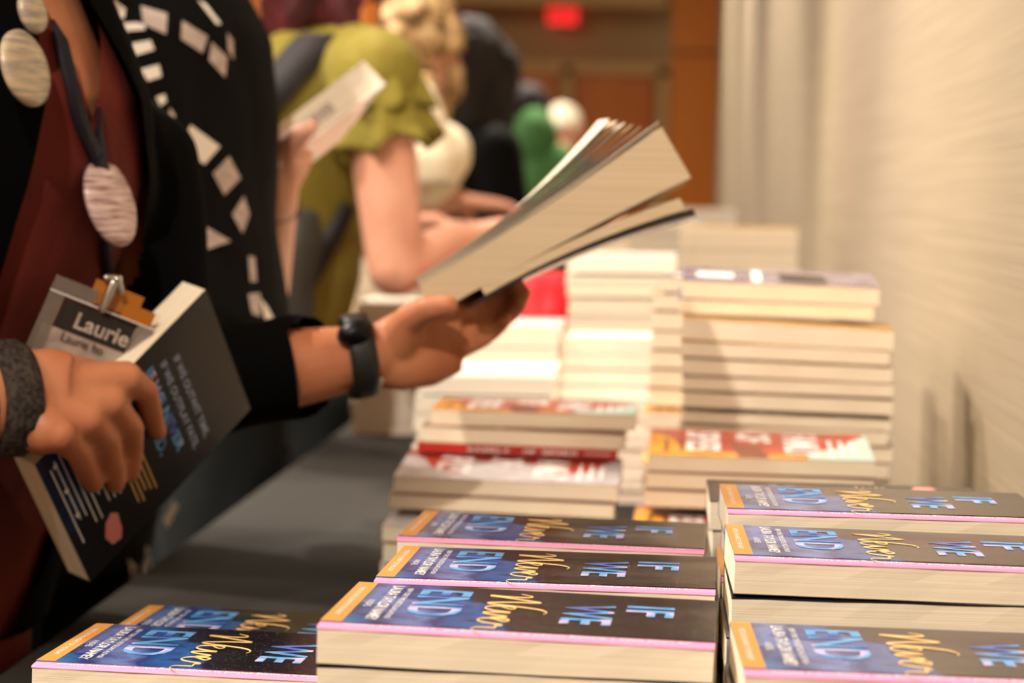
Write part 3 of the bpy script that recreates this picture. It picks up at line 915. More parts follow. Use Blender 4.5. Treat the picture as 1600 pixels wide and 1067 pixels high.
# left arm and hand (palm up under the open book)
elL = P(258, 606, 2.05); wrL = P(578, 556, 2.10)
body.chain([LSH, elL, elL.lerp(wrL, .45), elL.lerp(wrL, .9), wrL], [.036, .042, .039, .029, .026])
palm = P(672, 532, 2.12)
body.loft([(wrL, up * .027, fwd * .020), (P(630, 545, 2.11), up * .037, fwd * .020), (P(680, 532, 2.12), up * .040, fwd * .019), (P(722, 515, 2.13), up * .037, fwd * .016)], 24)
body.chain([P(722, 484, 2.14), P(762, 462, 2.165), P(790, 450, 2.165), P(806, 446, 2.15)], [.0115, .0105, .0095, .008], 14)
body.chain([P(728, 506, 2.14), P(772, 482, 2.165), P(800, 466, 2.165), P(816, 458, 2.15)], [.0118, .0108, .0096, .008], 14)
body.chain([P(728, 526, 2.13), P(770, 506, 2.155), P(796, 488, 2.16), P(810, 476, 2.15)], [.0115, .0105, .0094, .0078], 14)
body.chain([P(716, 543, 2.12), P(748, 530, 2.14), P(772, 514, 2.15), P(786, 502, 2.145)], [.0108, .0096, .0086, .0072], 14)
body.chain([P(625, 530, 2.10), P(640, 500, 2.085), P(668, 482, 2.07), P(700, 478, 2.065)], [.020, .0145, .012, .0095], 14)
legs(body, V((-.69, 1.99, 0)), L1, G1, .75, r=.078)
link('body', body.grow(.0029, 2), M['skin'], p1, True)
face(p1, HC1, G1, L1)
shoes(p1, V((-.69, 1.99, 0)), L1, G1)
hr = Prims()
hr.ell(HC1 + Z * .03 - G1 * .03, L1 * .088, G1 * .098, Z * .100)
hr.cap(HC1 - G1 * .07, HC1 - G1 * .085 - Z * .12, .07, .055)
for s_ in (-1, 1): hr.cap(HC1 + L1 * s_ * .07 - G1 * .02 + Z * .03, HC1 + L1 * s_ * .075 - G1 * .03 - Z * .09, .028, .024)
link('hair', hr.grow(.006, 3, (.004, (60, 60, 8))), M['hair_brown'], p1, True)
dress = Prims(); dress.loft(tsec(T1, G1, L1, 0, 0, 1.36), 40)
dress.cap(RSH, C1 + Z * 1.31, .052, .065); dress.cap(LSH, C1 + Z * 1.26, .038, .035)
me = dress.grow(.007, 3, (.004, (14, 14, 5)))
vb = C1 + G1 * .12 + Z * 1.175
def s1(c): return (c - C1).dot(L1)
pl = []
for s_ in (-1, 1):
    d_ = (Z + L1 * s_ * .36).normalized()
    pl.append((vb, d_.cross(G1)))
cut(me, pl, lambda c, n_: c.z > 1.175 and abs(s1(c) - 0) < (c.z - 1.175) * .36 and (c - C1).dot(G1) > -.02)
link('maroon_dress', me, M['maroon'], p1, True)
cg = Prims(); cg.loft(tsec(T1, G1, L1, .012, .6, 1.37), 40)
cg.chain([LSH, elL, elL.lerp(wrL, .62)], [.052, .052, .045]); cg.chain([RSH, elR, elR.lerp(wrR, .55)], [.062, .056, .047])
cg.cap(LSH, C1 + Z * 1.27, .050, .045); cg.cap(RSH, C1 + Z * 1.335, .06, .06)
me = cg.grow(.007, 4, (.005, (12, 12, 6)))
rp0 = C1 + G1 * .12 + L1 * .012 + Z * 1.275; rp1 = C1 + G1 * .12 + L1 * .135 + Z * 1.06
lp0 = C1 + G1 * .12 - L1 * .052 + Z * 1.3; lp1 = C1 + G1 * .12 - L1 * .075 + Z * .9
def edge_s(z): return .012 + (1.275 - z) * .123 / .215 if z > 1.06 else .135
def edge_l(z): return -.052 - (1.3 - z) * .023 / .4
pl = [(rp0, (rp1 - rp0).cross(G1)), (lp0, (lp1 - lp0).cross(G1)), (rp1, L1), (rp1, Z), (C1 + Z * 1.345, Z)]
armcut = elL.lerp(wrL, .66); armd = (wrL - elL).normalized()
pl.append((elL.lerp(wrL, .60), armd))
def kill(c, n_):
    if (c - elL.lerp(wrL, .60)).dot(armd) > 0 and (c - wrL).length < .4 and s1(c) > .0 and (c - C1).dot(G1) > .15: return True
    ab = elL - LSH; tt = max(0, min(1, (c - LSH).dot(ab) / ab.dot(ab)))
    if (c - LSH - ab * tt).length < .058: return False
    if (c - C1).dot(G1) > 0.0 and edge_l(c.z) < s1(c) < edge_s(c.z) and abs(s1(c)) < .2 and (c - C1).dot(G1) < .19: return True
    if c.z > 1.345 and abs(s1(c)) < .12: return True
    return False
cut(me, pl, kill)
link('black_cardigan', me, M['black'], p1, True)

def bvh_of(objs):
    vs, fs = [], []
    for o in objs:
        off_ = len(vs)
        mw = Matrix.Translation(o.parent.location) if o.parent else Matrix()
        vs += [mw @ v.co for v in o.data.vertices]
        fs += [tuple(off_ + i for i in p.vertices) for p in o.data.polygons]
    return BVHTree.FromPolygons(vs, fs)
chest = bvh_of([o for o in p1.children if o.name.split('.')[0] in ('maroon_dress', 'black_cardigan')])
def hit(px, py, bv=chest, dflt=1.9):
    r = ray(px, py).normalized()
    h = bv.ray_cast(CAM, r)
    if h[0] is None: return P(px, py, dflt), -r
    n_ = h[1]
    if n_.dot(r) > 0: n_ = -n_
    return h[0], n_
# round pins
def pin(px, py, rad, m, label, tilt=None):
    c_, n_ = hit(px, py)
    n_ = (tilt or n_).normalized()
    c_ = c_ + n_ * .004 - ray(px, py).normalized() * .022
    xa_ = n_.cross(Z).normalized(); ya_ = n_.cross(xa_)
    bm = bmesh.new()
    prof = [(0, .0045), (.5, .0042), (.85, .003), (1.0, .0005), (1.0, -.003), (.9, -.0035)]
    rings = []
    for r_, z_ in prof[1:]:
        rings.append([bm.verts.new(c_ + xa_ * math.cos(t_ * .19635) * rad * r_ + ya_ * math.sin(t_ * .19635) * rad * r_ + n_ * z_) for t_ in range(32)])
    cv = bm.verts.new(c_ + n_ * prof[0][1])
    for t_ in range(32): bm.faces.new((cv, rings[0][t_], rings[0][(t_+1) % 32]))
    for a, b in zip(rings, rings[1:]):
        for t_ in range(32): bm.faces.new((a[t_], b[t_], b[(t_+1) % 32], a[(t_+1) % 32]))
    bm.faces.new(rings[-1][::-1])
    bmesh.ops.recalc_face_normals(bm, faces=bm.faces)
    o = link('button_pin', bm_mesh(bm), M[m], None, True)
    return tag(o, label, 'pin')
pin(168, 318, .0365, 'pin_white', 'white round pin covered in print, hanging in front of the maroon dress', V((.93, -.28, .28)))
pin(35, 108, .030, 'pin_cream', 'cream round pin with grey drawing, on the black cardigan lapel', V((.93, -.32, .25)))
pin(46, 20, .017, 'pin_cream', 'small brownish oval pin above the cream one on the cardigan', V((.93, -.32, .25)))
# name badge on its lanyard
bd = empty('name_badge', hit(150, 440)[0], 'clear name badge holder reading Laurie on a dark lanyard with an amber ribbon', 'badge'); bd['_w'] = 1
def strip(pts, w, off_=.004, m='lanyard', name='lanyard', fix=None):
    bm = bmesh.new(); prev = None
    q = [hit(*a) for a in pts]
    P_ = [a[0] + a[1] * off_ for a in q]
    for k, c_ in enumerate(P_):
        d_ = (P_[min(k+1, len(P_)-1)] - P_[max(0, k-1)]).normalized()
        s_ = d_.cross(q[k][1]).normalized() * w/2
        n_ = q[k][1] * .0012
        cur = [bm.verts.new(x) for x in (c_ - s_ + n_, c_ + s_ + n_, c_ + s_ - n_, c_ - s_ - n_)]
        if prev:
            for j in range(4): bm.faces.new((prev[j], prev[(j+1) % 4], cur[(j+1) % 4], cur[j]))
        prev = cur
    bmesh.ops.recalc_face_normals(bm, faces=bm.faces)
    return link(name, bm_mesh(bm), M[m], bd, True)
strip([(68 + (118 - 68) * k/9, -25 + 205 * k/9) for k in range(10)] + [(132, 215), (146, 245), (158, 275), (160, 330), (161, 385), (165, 425)], .013)
strip([(138, -30), (146, 30), (149, 80), (150, 130), (150, 180), (150, 230), (154, 270)], .013)
# pouch plane: corners read off the photograph at about the distance of her waist
B0 = P(88, 428, 1.835); bx = (P(250, 493, 1.90) - B0).normalized(); by_ = (P(60, 522, 1.835) - B0); by_ = (by_ - bx * by_.dot(bx)).normalized(); bn = bx.cross(by_)
if bn.dot(fwd) > 0: bn = -bn
def bpt(u, v, o_=0): return B0 + bx * u + by_ * v + bn * o_
def bquad(u0, u1, v0, v1, o_, th, name, m):
    bm = bmesh.new()
    vs = [bm.verts.new(bpt(u, v, o)) for o in (o_, o_ - th) for u, v in ((u0, v0), (u1, v0), (u1, v1), (u0, v1))]
    for f in ((0,1,2,3), (7,6,5,4), (0,4,5,1), (1,5,6,2), (2,6,7,3), (3,7,4,0)): bm.faces.new([vs[i] for i in f])
    bmesh.ops.recalc_face_normals(bm, faces=bm.faces)
    return link(name, bm_mesh(bm), M[m], bd)
WB = .100
bquad(0, WB, 0, .115, .0008, .0003, 'vinyl_pouch', 'plastic')
M['milky'] = mat('milky_vinyl', rgb(150, 140, 128), .3, .5, alpha=.45)
bquad(0, .014, 0, .115, .0010, .0001, 'pouch_edge', 'milky')
bquad(.014, .040, 0, .0118, .0010, .0001, 'pouch_flap', 'milky')
bquad(.085, WB, .0125, .115, .0010, .0001, 'pouch_edge', 'milky')
bquad(.018, .084, .0165, .105, -.0004, .0008, 'name_card', 'card')
bquad(.006, .085, .0385, .105, .0001, .0003, 'paper_insert', 'patch')
bquad(.0, WB, .0118, .0130, .0014, .0004, 'pouch_seam', 'softwhite')
bquad(.034, .080, -.0085, .010, .0004, .0004, 'amber_ribbon', 'orange_ribbon')
bquad(.066, .095, .000, .012, .0010, .0004, 'ribbon_end', 'orange_ribbon')
bm = bmesh.new()
sh = text2d('Laurie', .018, .02); w = max(v[0] for v in sh[0]); k = .052 / w
put2d(bm, ([(v[0]*k, v[1]*1.0) for v in sh[0]], sh[1]), lambda u, v: bpt(.030 + u, .0335 - v, .0012), 0)
sh = text2d('Laurie ho', .0105, .0)
put2d(bm, sh, lambda u, v: bpt(.0245 + u, .0465 - v, .0012), 1)
link('lettering', bm_mesh(bm), [M['patch'], M['card']], bd)
q = Prims(); q.cap(bpt(.047, -.010, .004), bpt(.047, .012, .004), .004, .003); q.cap(bpt(.056, -.006, .005), bpt(.048, -.014, .005), .0025, .0035); q.cap(bpt(.040, -.012, .003), bpt(.050, -.015, .003), .003, .003)
link('metal_clip', bm_mesh(q.bm), M['metal'], bd, True)
# bracelet and watch
def ringband(name, c, axis, ra, rb, width, m, label, cat, twist=0, updir=None):
    axis = axis.normalized(); u = (updir - axis * updir.dot(axis)).normalized(); v = axis.cross(u)
    t_ = empty(name, c, label, cat); t_['_w'] = 1
    bm = bmesh.new(); rows = []
    prof = [(-width/2, 0), (-width/2, .0035), (-width/4, .0048), (width/4, .0048), (width/2, .0035), (width/2, 0)]
    for j in range(48):
        a = j * 2 * math.pi / 48
        w_ = twist * (1 + math.sin(a * 16)) * .5
        rows.append([bm.verts.new(c + axis * z_ + (u * math.cos(a) * (ra + r_ + (w_ if r_ > .004 else 0)) + v * math.sin(a) * (rb + r_ + (w_ if r_ > .004 else 0)))) for z_, r_ in prof])
    for j in range(48):
        a, b = rows[j], rows[(j+1) % 48]
        for k_ in range(6): bm.faces.new((a[k_], a[(k_+1) % 6], b[(k_+1) % 6], b[k_]))
    bmesh.ops.recalc_face_normals(bm, faces=bm.faces)
    link('band', bm_mesh(bm), M[m], t_, True)
    return t_
ringband('bracelet', elR.lerp(wrR, .945), wrR - elR, .038, .034, .030, 'bracelet', 'wide braided brown and black bracelet on the wrist at left', 'bracelet', .003, up)
wt = ringband('wristwatch', P(560, 556, 2.095), wrL - elL, .033, .030, .023, 'rubber', 'black wristwatch on the arm reaching across the table', 'watch', .0, up)
q = Prims(); cw = P(556, 520, 2.07)
q.ell(cw, (wrL - elL).normalized() * .017, up * .012, fwd * .017); link('watch_case', bm_mesh(q.bm), M['blackmetal'], wt, True)
q = Prims(); q.cap(P(592, 592, 2.09), P(584, 604, 2.09), .005, .005); link('buckle', bm_mesh(q.bm), M['metal'], wt, True)

# ---- the open paperback in her left hand, leaves fanning
def open_book():
    S = P(668, 468, 2.09)
    E = P(1058, 240, 2.11)
    ax = (E - S); Lb = ax.length; ax.normalize()
    nd = (up - ax * up.dot(ax)).normalized()       # across the fore-edge, up-left
    dp = ax.cross(nd)                               # roughly away from us
    if dp.dot(fwd) < 0: dp = -dp
    t_ = empty('open_paperback', S, 'thick paperback flipped open in the hand with the watch, cream leaves fanning', 'book'); t_['_w'] = 1
    def sheet(n0, n1, sag0, sag1, mi_name, mname, e0=0.0, e1=1.0, depth=.13, th=.0012, spread=0):
        bm = bmesh.new(); rows = []
        N = 14
        for k_ in range(N + 1):
            f_ = k_ / N
            x_ = Lb * (e0 + (e1 - e0) * f_)
            lo = n0 + sag0 * f_ ** 2; hi = n1 + sag1 * f_ ** 2
            c0 = S + ax * x_ + nd * lo; c1 = S + ax * x_ + nd * hi
            rows.append([bm.verts.new(p_) for p_ in (c0, c1, c1 + dp * depth + nd * spread * f_, c0 + dp * depth + nd * spread * f_)])
        for a, b in zip(rows, rows[1:]):
            for j in range(4): bm.faces.new((a[j], b[j], b[(j+1) % 4], a[(j+1) % 4]))
        bm.faces.new(rows[0]); bm.faces.new(rows[-1][::-1])
        bmesh.ops.recalc_face_normals(bm, faces=bm.faces)
        return link(mi_name, bm_mesh(bm), M[mname], t_)
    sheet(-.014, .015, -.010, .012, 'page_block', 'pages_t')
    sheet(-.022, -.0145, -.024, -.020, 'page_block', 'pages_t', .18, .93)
    sheet(-.0245, -.0225, -.030, -.026, 'cover', 'cover_dark', .12, .95)
    sheet(.0155, .0165, .016, .016, 'cover', 'pages_g', 0, 1)
    for j in range(7):
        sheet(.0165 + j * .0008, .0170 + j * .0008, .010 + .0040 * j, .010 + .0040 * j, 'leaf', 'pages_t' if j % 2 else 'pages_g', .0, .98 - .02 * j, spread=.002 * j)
    return t_
open_book()

# ---------------------------------------------------------------- person 2: black shirt with pale print
def surface_print(polys, bv, parent_mesh_name, dY, off_=.0016):
    """polygons of a printed pattern laid onto the cloth surface"""
    bm = bmesh.new()
    for mi, poly in polys:
        cx = sum(a[0] for a in poly) / len(poly); cy = sum(a[1] for a in poly) / len(poly)
        N = 6
        m_ = len(poly)
        ringsv = []
        c_ = hit(cx, cy, bv, dY)
        vc = bm.verts.new(c_[0] + c_[1] * off_)
        for r_ in range(1, N + 1):
            ring = []
            for i_ in range(m_):
                a = poly[i_]; b = poly[(i_+1) % m_]
                for s_ in range(4):
                    t_ = s_ / 4
                    x = a[0] + (b[0]-a[0]) * t_; y = a[1] + (b[1]-a[1]) * t_
                    x = cx + (x - cx) * r_ / N; y = cy + (y - cy) * r_ / N
                    h = hit(x, y, bv, dY)
                    ring.append(bm.verts.new(h[0] + h[1] * off_))
            ringsv.append(ring)
        n_ = len(ringsv[0])
        for i_ in range(n_):
            f = bm.faces.new((vc, ringsv[0][i_], ringsv[0][(i_+1) % n_])); f.material_index = mi
        for a, b in zip(ringsv, ringsv[1:]):
            for i_ in range(n_):
                f = bm.faces.new((a[i_], b[i_], b[(i_+1) % n_], a[(i_+1) % n_])); f.material_index = mi
    for f in [f for f in bm.faces if max(e.calc_length() for e in f.edges) > .06]:
        bm.faces.remove(f)
    return bm
G2 = V((.93, -.36, 0)).normalized(); L2 = V((-G2.y, G2.x, 0))
Y2 = 2.5
def cx_at(px, Y): return P(px, 300, Y).x
def torso(X, Y, zs, wid, dep, lean=V((0, 0, 0))):
    """zs, half widths, half depths -> rows for tsec"""
    return [(z, X + lean.x * (z - zs[0]), Y + lean.y * (z - zs[0]), w, d) for z, w, d in zip(zs, wid, dep)]
X2 = cx_at(222, Y2)
p2 = person('person in black shirt with pale printed scraps, raising a white book', (X2 - .06, Y2, 0))
T2 = [(.72, -.71, 2.5, .20, .13), (.88, -.67, 2.5, .185, .125), (.99, -.545, 2.5, .165, .125), (1.10, -.545, 2.5, .16, .108), (1.21, -.54, 2.5, .17, .098), (1.29, -.54, 2.5, .15, .092), (1.35, -.545, 2.5, .11, .07), (1.39, -.545, 2.5, .07, .05)]
C2 = V((X2, Y2, 0))
body = Prims(); body.loft(tsec(T2, G2, L2, -.012), 32)
HC2 = C2 + Z * 1.56 + G2 * .05
body.chain([C2 + Z * 1.36, HC2 - Z * .06 - G2 * .02], [.06, .055]); head(body, HC2, G2, L2)
sh2 = C2 + L2 * .13 - V((.05, 0, 0)) + Z * 1.31; el2 = P(404, 448, 2.74); wr2 = P(428, 300, 2.66)
body.chain([sh2, el2, wr2], [.047, .036, .028])
fd = (P(470, 215, 2.66) - wr2).normalized()
body.loft([(wr2, rt * .026, fwd * .022), (P(437, 262, 2.66), rt * .034, fwd * .020), (P(442, 235, 2.665), rt * .036, fwd * .017)], 20)
for q_ in (((452, 240), (470, 215), (487, 197)), ((445, 232), (462, 212), (476, 204)),):
    body.chain([P(q_[0][0], q_[0][1], 2.655), P(q_[1][0], q_[1][1], 2.64), P(q_[2][0], q_[2][1], 2.632)], [.013, .0105, .0085], 14)
for k_, (dx, dy) in enumerate(((0, 0), (-16, 12), (-30, 24))):
    body.chain([P(430 + dx, 238 + dy * .4, 2.69), P(424 + dx, 214 + dy, 2.72), P(408 + dx, 204 + dy, 2.71)], [.011, .010, .008], 14)
sr2 = C2 - L2 * .17 + Z * 1.32
er2 = sr2 - G2 * .10 - Z * .25; wr2b = er2 - G2 * .03 + L2 * .15 - Z * .12
body.chain([sr2, er2, wr2b], [.047, .038, .028]); simple_hand(body, wr2b, L2 - Z * .5, -G2, Z)
legs(body, C2 - V((.15, 0, 0)), L2, G2, .8)
link('body', body.grow(.0045, 3), M['skin_pink'], p2, True); face(p2, HC2, G2, L2); shoes(p2, C2 - V((.15, 0, 0)), L2, G2)
tr = Prims(); legs(tr, C2 - V((.15, 0, 0)), L2, G2, .82, r=.105, rk=.08, ra=.06); tr.ell(C2 - V((.15, 0, 0)) + Z * .86, L2 * .18, G2 * .13, Z * .12)
link('dark_trousers', tr.grow(.009, 4, (.005, (12, 12, 4))), M['pants'], p2, True)
st = Prims(); st.loft(tsec(T2, G2, L2, .01), 40)
st.cap(C2 + Z * 1.34 - L2 * .03, sh2, .055, .056); st.cap(C2 + Z * 1.36 + L2 * .03, sr2, .06, .062)
st.chain([sh2, sh2.lerp(el2, .5)], [.058, .045]); st.chain([sr2, sr2.lerp(er2, .85)], [.066, .055])
me = st.grow(.008, 4, (.006, (10, 10, 5)))
shirt = link('printed_shirt', me, M['blackshirt'], p2, True)
bv2 = bvh_of([shirt])
W_, G_ = 2, 1
polys = [
 (W_, [(148,11),(157,0),(177,0),(195,15),(193,30),(152,17)]), (W_, [(164,37),(215,36),(226,40),(225,47),(175,51)]), (W_, [(187,72),(234,63),(240,78),(202,90)]),
 (W_, [(218,109),(247,101),(251,120),(230,127)]), (W_, [(242,152),(256,147),(259,159),(249,166)]), (G_, [(219,10),(260,22),(258,54),(223,38)]),
 (G_, [(283,33),(323,57),(315,83),(281,61)]), (G_, [(329,66),(353,89),(350,121),(325,94)]), (W_, [(296,195),(342,229),(318,257),(278,230)]),
 (G_, [(356,244),(374,278),(349,305),(331,271)]), (G_, [(379,306),(388,335),(377,365),(361,335)]), (G_, [(292,338),(359,377),(290,400)]),
 (W_, [(307,0),(321,8),(344,38),(337,39)]), (G_, [(353,51),(362,63),(363,94),(354,76)]), (G_, [(386,400),(396,402),(399,440),(389,440)]),
 (G_, [(386,460),(404,458),(406,495),(392,490)]), (W_, [(405,466),(416,480),(428,502),(412,498)]), (G_, [(264,168),(272,180),(270,196),(262,182)]),
 (W_, [(271,780),(280,790),(262,826),(254,812)]), (G_, [(226,850),(238,872),(236,905),(228,912),(224,880)]), (G_, [(198,872),(214,884),(220,910),(206,914)])]
bm = surface_print(polys, bv2, '', Y2)
bm.transform(Matrix.Translation(-p2.location))
bm.from_mesh(shirt.data)
bm.to_mesh(shirt.data); bm.free()
shirt.data.materials.append(M['patch']); shirt.data.materials.append(M['patch_w'])
hr = Prims(); hr.ell(HC2 + Z * .03 - G2 * .03, L2 * .088, G2 * .1, Z * .1); hr.cap(HC2 - G2 * .06, HC2 - G2 * .06 - Z * .16, .075, .06)
hr.cap(HC2 - G2 * .02 + L2 * .07, P(352, 20, 2.7), .045, .04)
hr.cap(P(345, -40, 2.7), P(378, 22, 2.72), .036, .022); hr.cap(P(378, -40, 2.72), P(384, 16, 2.73), .03, .016)
link('ginger_hair', hr.grow(.007, 3, (.005, (70, 70, 8))), M['hair_ginger'], p2, True)
# thin bracelet on that wrist
ringband('bracelet', P(420, 318, 2.675), wr2 - el2, .030, .030, .004, 'bracelet', 'thin cord bracelet on the raised bare forearm', 'bracelet', 0, fwd)
# white book held up, spine and edge to us
def white_book():
    S = P(392, 262, 2.62); E = P(552, 106, 2.60)
    ax = (E - S).normalized(); Lb = .215
    dpth = fwd * .75; r0 = (S + E) / 2
    # foreshortened: tip the far end away so that its real length is kept
    span = (E - S).length
    ax = ((E - S).normalized() * span + fwd * math.sqrt(max(0, Lb ** 2 - span ** 2))).normalized()
    za = fwd.cross(ax).normalized() * -1
    if za.dot(up) < 0: za = -za
    ya = za.cross(ax).normalized()
    if ya.dot(fwd) < 0: pass
    R = Matrix((ax, za.cross(ax), za)).transposed()
    T_ = .036
    c = S + ax * Lb / 2 + R.col[1] * BD/2 * 1.0 - za * T_ * .5
    b_ = book('white', c, R, (Lb / BL, 1, T_ / BT), 'white book with faint grey spine lettering held up in a raised hand')
    bm = bmesh.new()
    sh = text2d('THE BOOK OF OUR HOUR', .012, .02); w = max(v[0] for v in sh[0]); k = .085 / w
    put2d(bm, ([(v[0]*k, v[1]) for v in sh[0]], sh[1]), lambda u, v: (-.055 + u, -BD/2 - .0004, .007 + v), 0)
    link('faint_lettering', bm_mesh(bm), M['cover_grey'], b_)
white_book()

# ---------------------------------------------------------------- person 3: olive ruffle-sleeved top
Y3 = 3.6; X3 = cx_at(455, Y3)
G3 = V((.93, .36, 0)).normalized(); L3 = V((-G3.y, G3.x, 0)); R3 = -L3
p3 = person('person in olive top with ruffled sleeves, red hair and a black bag strap', (X3 - .05, Y3, 0))
C3 = V((X3, Y3, 0))
T3 = [(.86, -.70, 3.6, .175, .11), (.93, -.60, 3.6, .17, .11), (1.0, -.578, 3.6, .165, .105), (1.1, -.568, 3.6, .16, .102), (1.2, -.558, 3.6, .17, .11), (1.28, -.55, 3.6, .175, .115), (1.34, -.545, 3.6, .16, .095), (1.38, -.545, 3.6, .08, .06)]
body = Prims(); body.loft(tsec(T3, G3, L3, -.012), 32)
HC3 = P(485, -75, 3.62)
body.chain([C3 + Z * 1.36, HC3 - Z * .06], [.055, .052]); head(body, HC3, G3, L3)
sr3 = P(588, 120, 3.42); er3 = P(618, 420, 3.40); wr3 = P(722, 372, 3.52)
body.chain([sr3, sr3.lerp(er3, .45), er3, er3.lerp(wr3, .35), wr3], [.046, .047, .040, .036, .026])
simple_hand(body, wr3, (P(790, 350, 3.6) - wr3), -Z, L3, 1.0)
sl3 = C3 + L3 * .17 + Z * 1.3; el3 = sl3 - Z * .26 + G3 * .05; wl3 = el3 + G3 * .22 + Z * .03
body.chain([sl3, el3, wl3], [.048, .040, .028]); simple_hand(body, wl3, G3, -Z, R3)
body.cap(sr3, C3 + Z * 1.3, .05, .05)
legs(body, C3 - V((.13, 0, 0)), L3, G3, .85)
link('body', body.grow(.0055, 3), M['skin_pink'], p3, True); face(p3, HC3, G3, L3); shoes(p3, C3 - V((.13, 0, 0)), L3, G3)
tr = Prims(); legs(tr, C3 - V((.13, 0, 0)), L3, G3, .86, r=.11, rk=.085, ra=.07); tr.ell(C3 - V((.13, 0, 0)) + Z * .9, L3 * .17, G3 * .12, Z * .13)
link('dark_jeans', tr.grow(.01, 4, (.005, (12, 12, 4))), M['pants'], p3, True)
st = Prims(); st.loft(tsec(T3, G3, L3, .012), 40)
st.cap(C3 + Z * 1.335, sr3 + Z * .005, .062, .064); st.cap(C3 + Z * 1.335, sl3, .06, .062)
link('olive_top', st.grow(.009, 4, (.008, (9, 9, 4))), M['olive'], p3, True)
def ruffle(c0, d0, r0, r1, ln, phase, nm='ruffle'):
    d0 = d0.normalized(); u = d0.cross(fwd).normalized(); v = d0.cross(u)
    bm = bmesh.new(); rows = []
    for k_ in range(9):
        f_ = k_ / 8
        row = []
        for j in range(72):
            a = j * 2 * math.pi / 72
            r_ = r0 + (r1 - r0) * f_ ** .8 + .012 * f_ * math.sin(a * 7 + phase) + .006 * f_ * math.sin(a * 4 + 1 + phase)
            z_ = ln * f_ + .010 * f_ * math.sin(a * 5 + phase * 2)
            row.append(bm.verts.new(c0 + d0 * z_ + u * math.cos(a) * r_ + v * math.sin(a) * r_))
        rows.append(row)
    for a, b in zip(rows, rows[1:]):
        for j in range(72): bm.faces.new((a[j], a[(j+1) % 72], b[(j+1) % 72], b[j]))
    o = link(nm, bm_mesh(bm), M['olive'], p3, True)
    so = o.modifiers.new('t', 'SOLIDIFY'); so.thickness = .003
ad = (er3 - sr3)
ruffle(sr3 - ad.normalized() * .03 - rt * .006, ad + rt * .02, .054, .068, .080, .6)
ruffle(sr3 + ad.normalized() * .025, ad + rt * .03, .054, .069, .078, 2.2)
hr = Prims(); hr.ell(HC3 + Z * .02 - G3 * .02, L3 * .1, G3 * .11, Z * .11)
for k_ in range(9):
    x = 398 + k_ * 20
    hr.cap(P(x, -60, 3.50), P(x + random.uniform(-6, 6), 26 + 16 * math.sin(k_ * .9 + .4), 3.50 + random.uniform(-.02, .03)), .045, .030)
link('dark_red_hair', hr.grow(.009, 2, (.010, (40, 40, 14))), M['hair_red'], p3, True)
hr = Prims()
for k_ in range(4): hr.cap(P(552 + 7 * k_, -60, 3.5), P(556 + 8 * k_, 20 + 22 * k_, 3.48), .024, .012)
link('ginger_strands', hr.grow(.006, 2, (.004, (60, 60, 9))), M['hair_ginger'], p3, True)
bg = empty('shoulder_bag', P(470, 480, 3.45), 'dark grey shoulder bag with wide black strap across the olive top', 'bag'); bg['_w'] = 1
bv3 = bvh_of([o for o in p3.children if o.name.startswith('olive_top')])
def strap(pts, w, name, m='strap', bv=bv3, dY=3.5, off_=.008):
    bm = bmesh.new(); prev = None
    q = [hit(a[0], a[1], bv, dY) for a in pts]
    P_ = [a[0] + a[1] * off_ for a in q]
    for k_, c_ in enumerate(P_):
        d_ = (P_[min(k_+1, len(P_)-1)] - P_[max(0, k_-1)]).normalized()
        s_ = d_.cross(q[k_][1]).normalized() * w/2
        n_ = q[k_][1] * .0025
        cur = [bm.verts.new(x) for x in (c_ - s_ + n_, c_ + s_ + n_, c_ + s_ - n_, c_ - s_ - n_)]
        if prev:
            for j in range(4): bm.faces.new((prev[j], prev[(j+1) % 4], cur[(j+1) % 4], cur[j]))
        prev = cur
    bmesh.ops.recalc_face_normals(bm, faces=bm.faces)
    return link(name, bm_mesh(bm), M[m], bg, True)
strap([(500 - 13 * k_, 62 + 14.5 * k_) for k_ in range(9)], .056, 'wide_strap')
strap([(541 - 9.3 * k_, 318 + 18.5 * k_) for k_ in range(9)], .026, 'thin_strap')
q = Prims(); q.loft([(P(462, 330, 3.40), rt * .030, fwd * .03), (P(452, 380, 3.40), rt * .045, fwd * .05), (P(442, 450, 3.40), rt * .045, fwd * .06), (P(438, 520, 3.40), rt * .05, fwd * .06), (P(448, 560, 3.40), rt * .05, fwd * .05)], 28)
link('bag_body', q.grow(.008, 3, (.008, (14, 14, 4))), M['bag'], bg, True)
q = Prims(); q.ell(P(402, 145, 3.35), rt * .018, fwd * .02, up * .035); q.ell(P(395, 175, 3.34), rt * .02, fwd * .02, up * .03); q.ell(P(412, 200, 3.36), rt * .018, fwd * .02, up * .03)
o = link('scarf', q.grow(.006, 2, (.008, (40, 40, 40))), M['greycloth'], None, True); tag(o, 'pale grey-green scarf bunched behind the raised white book', 'scarf')

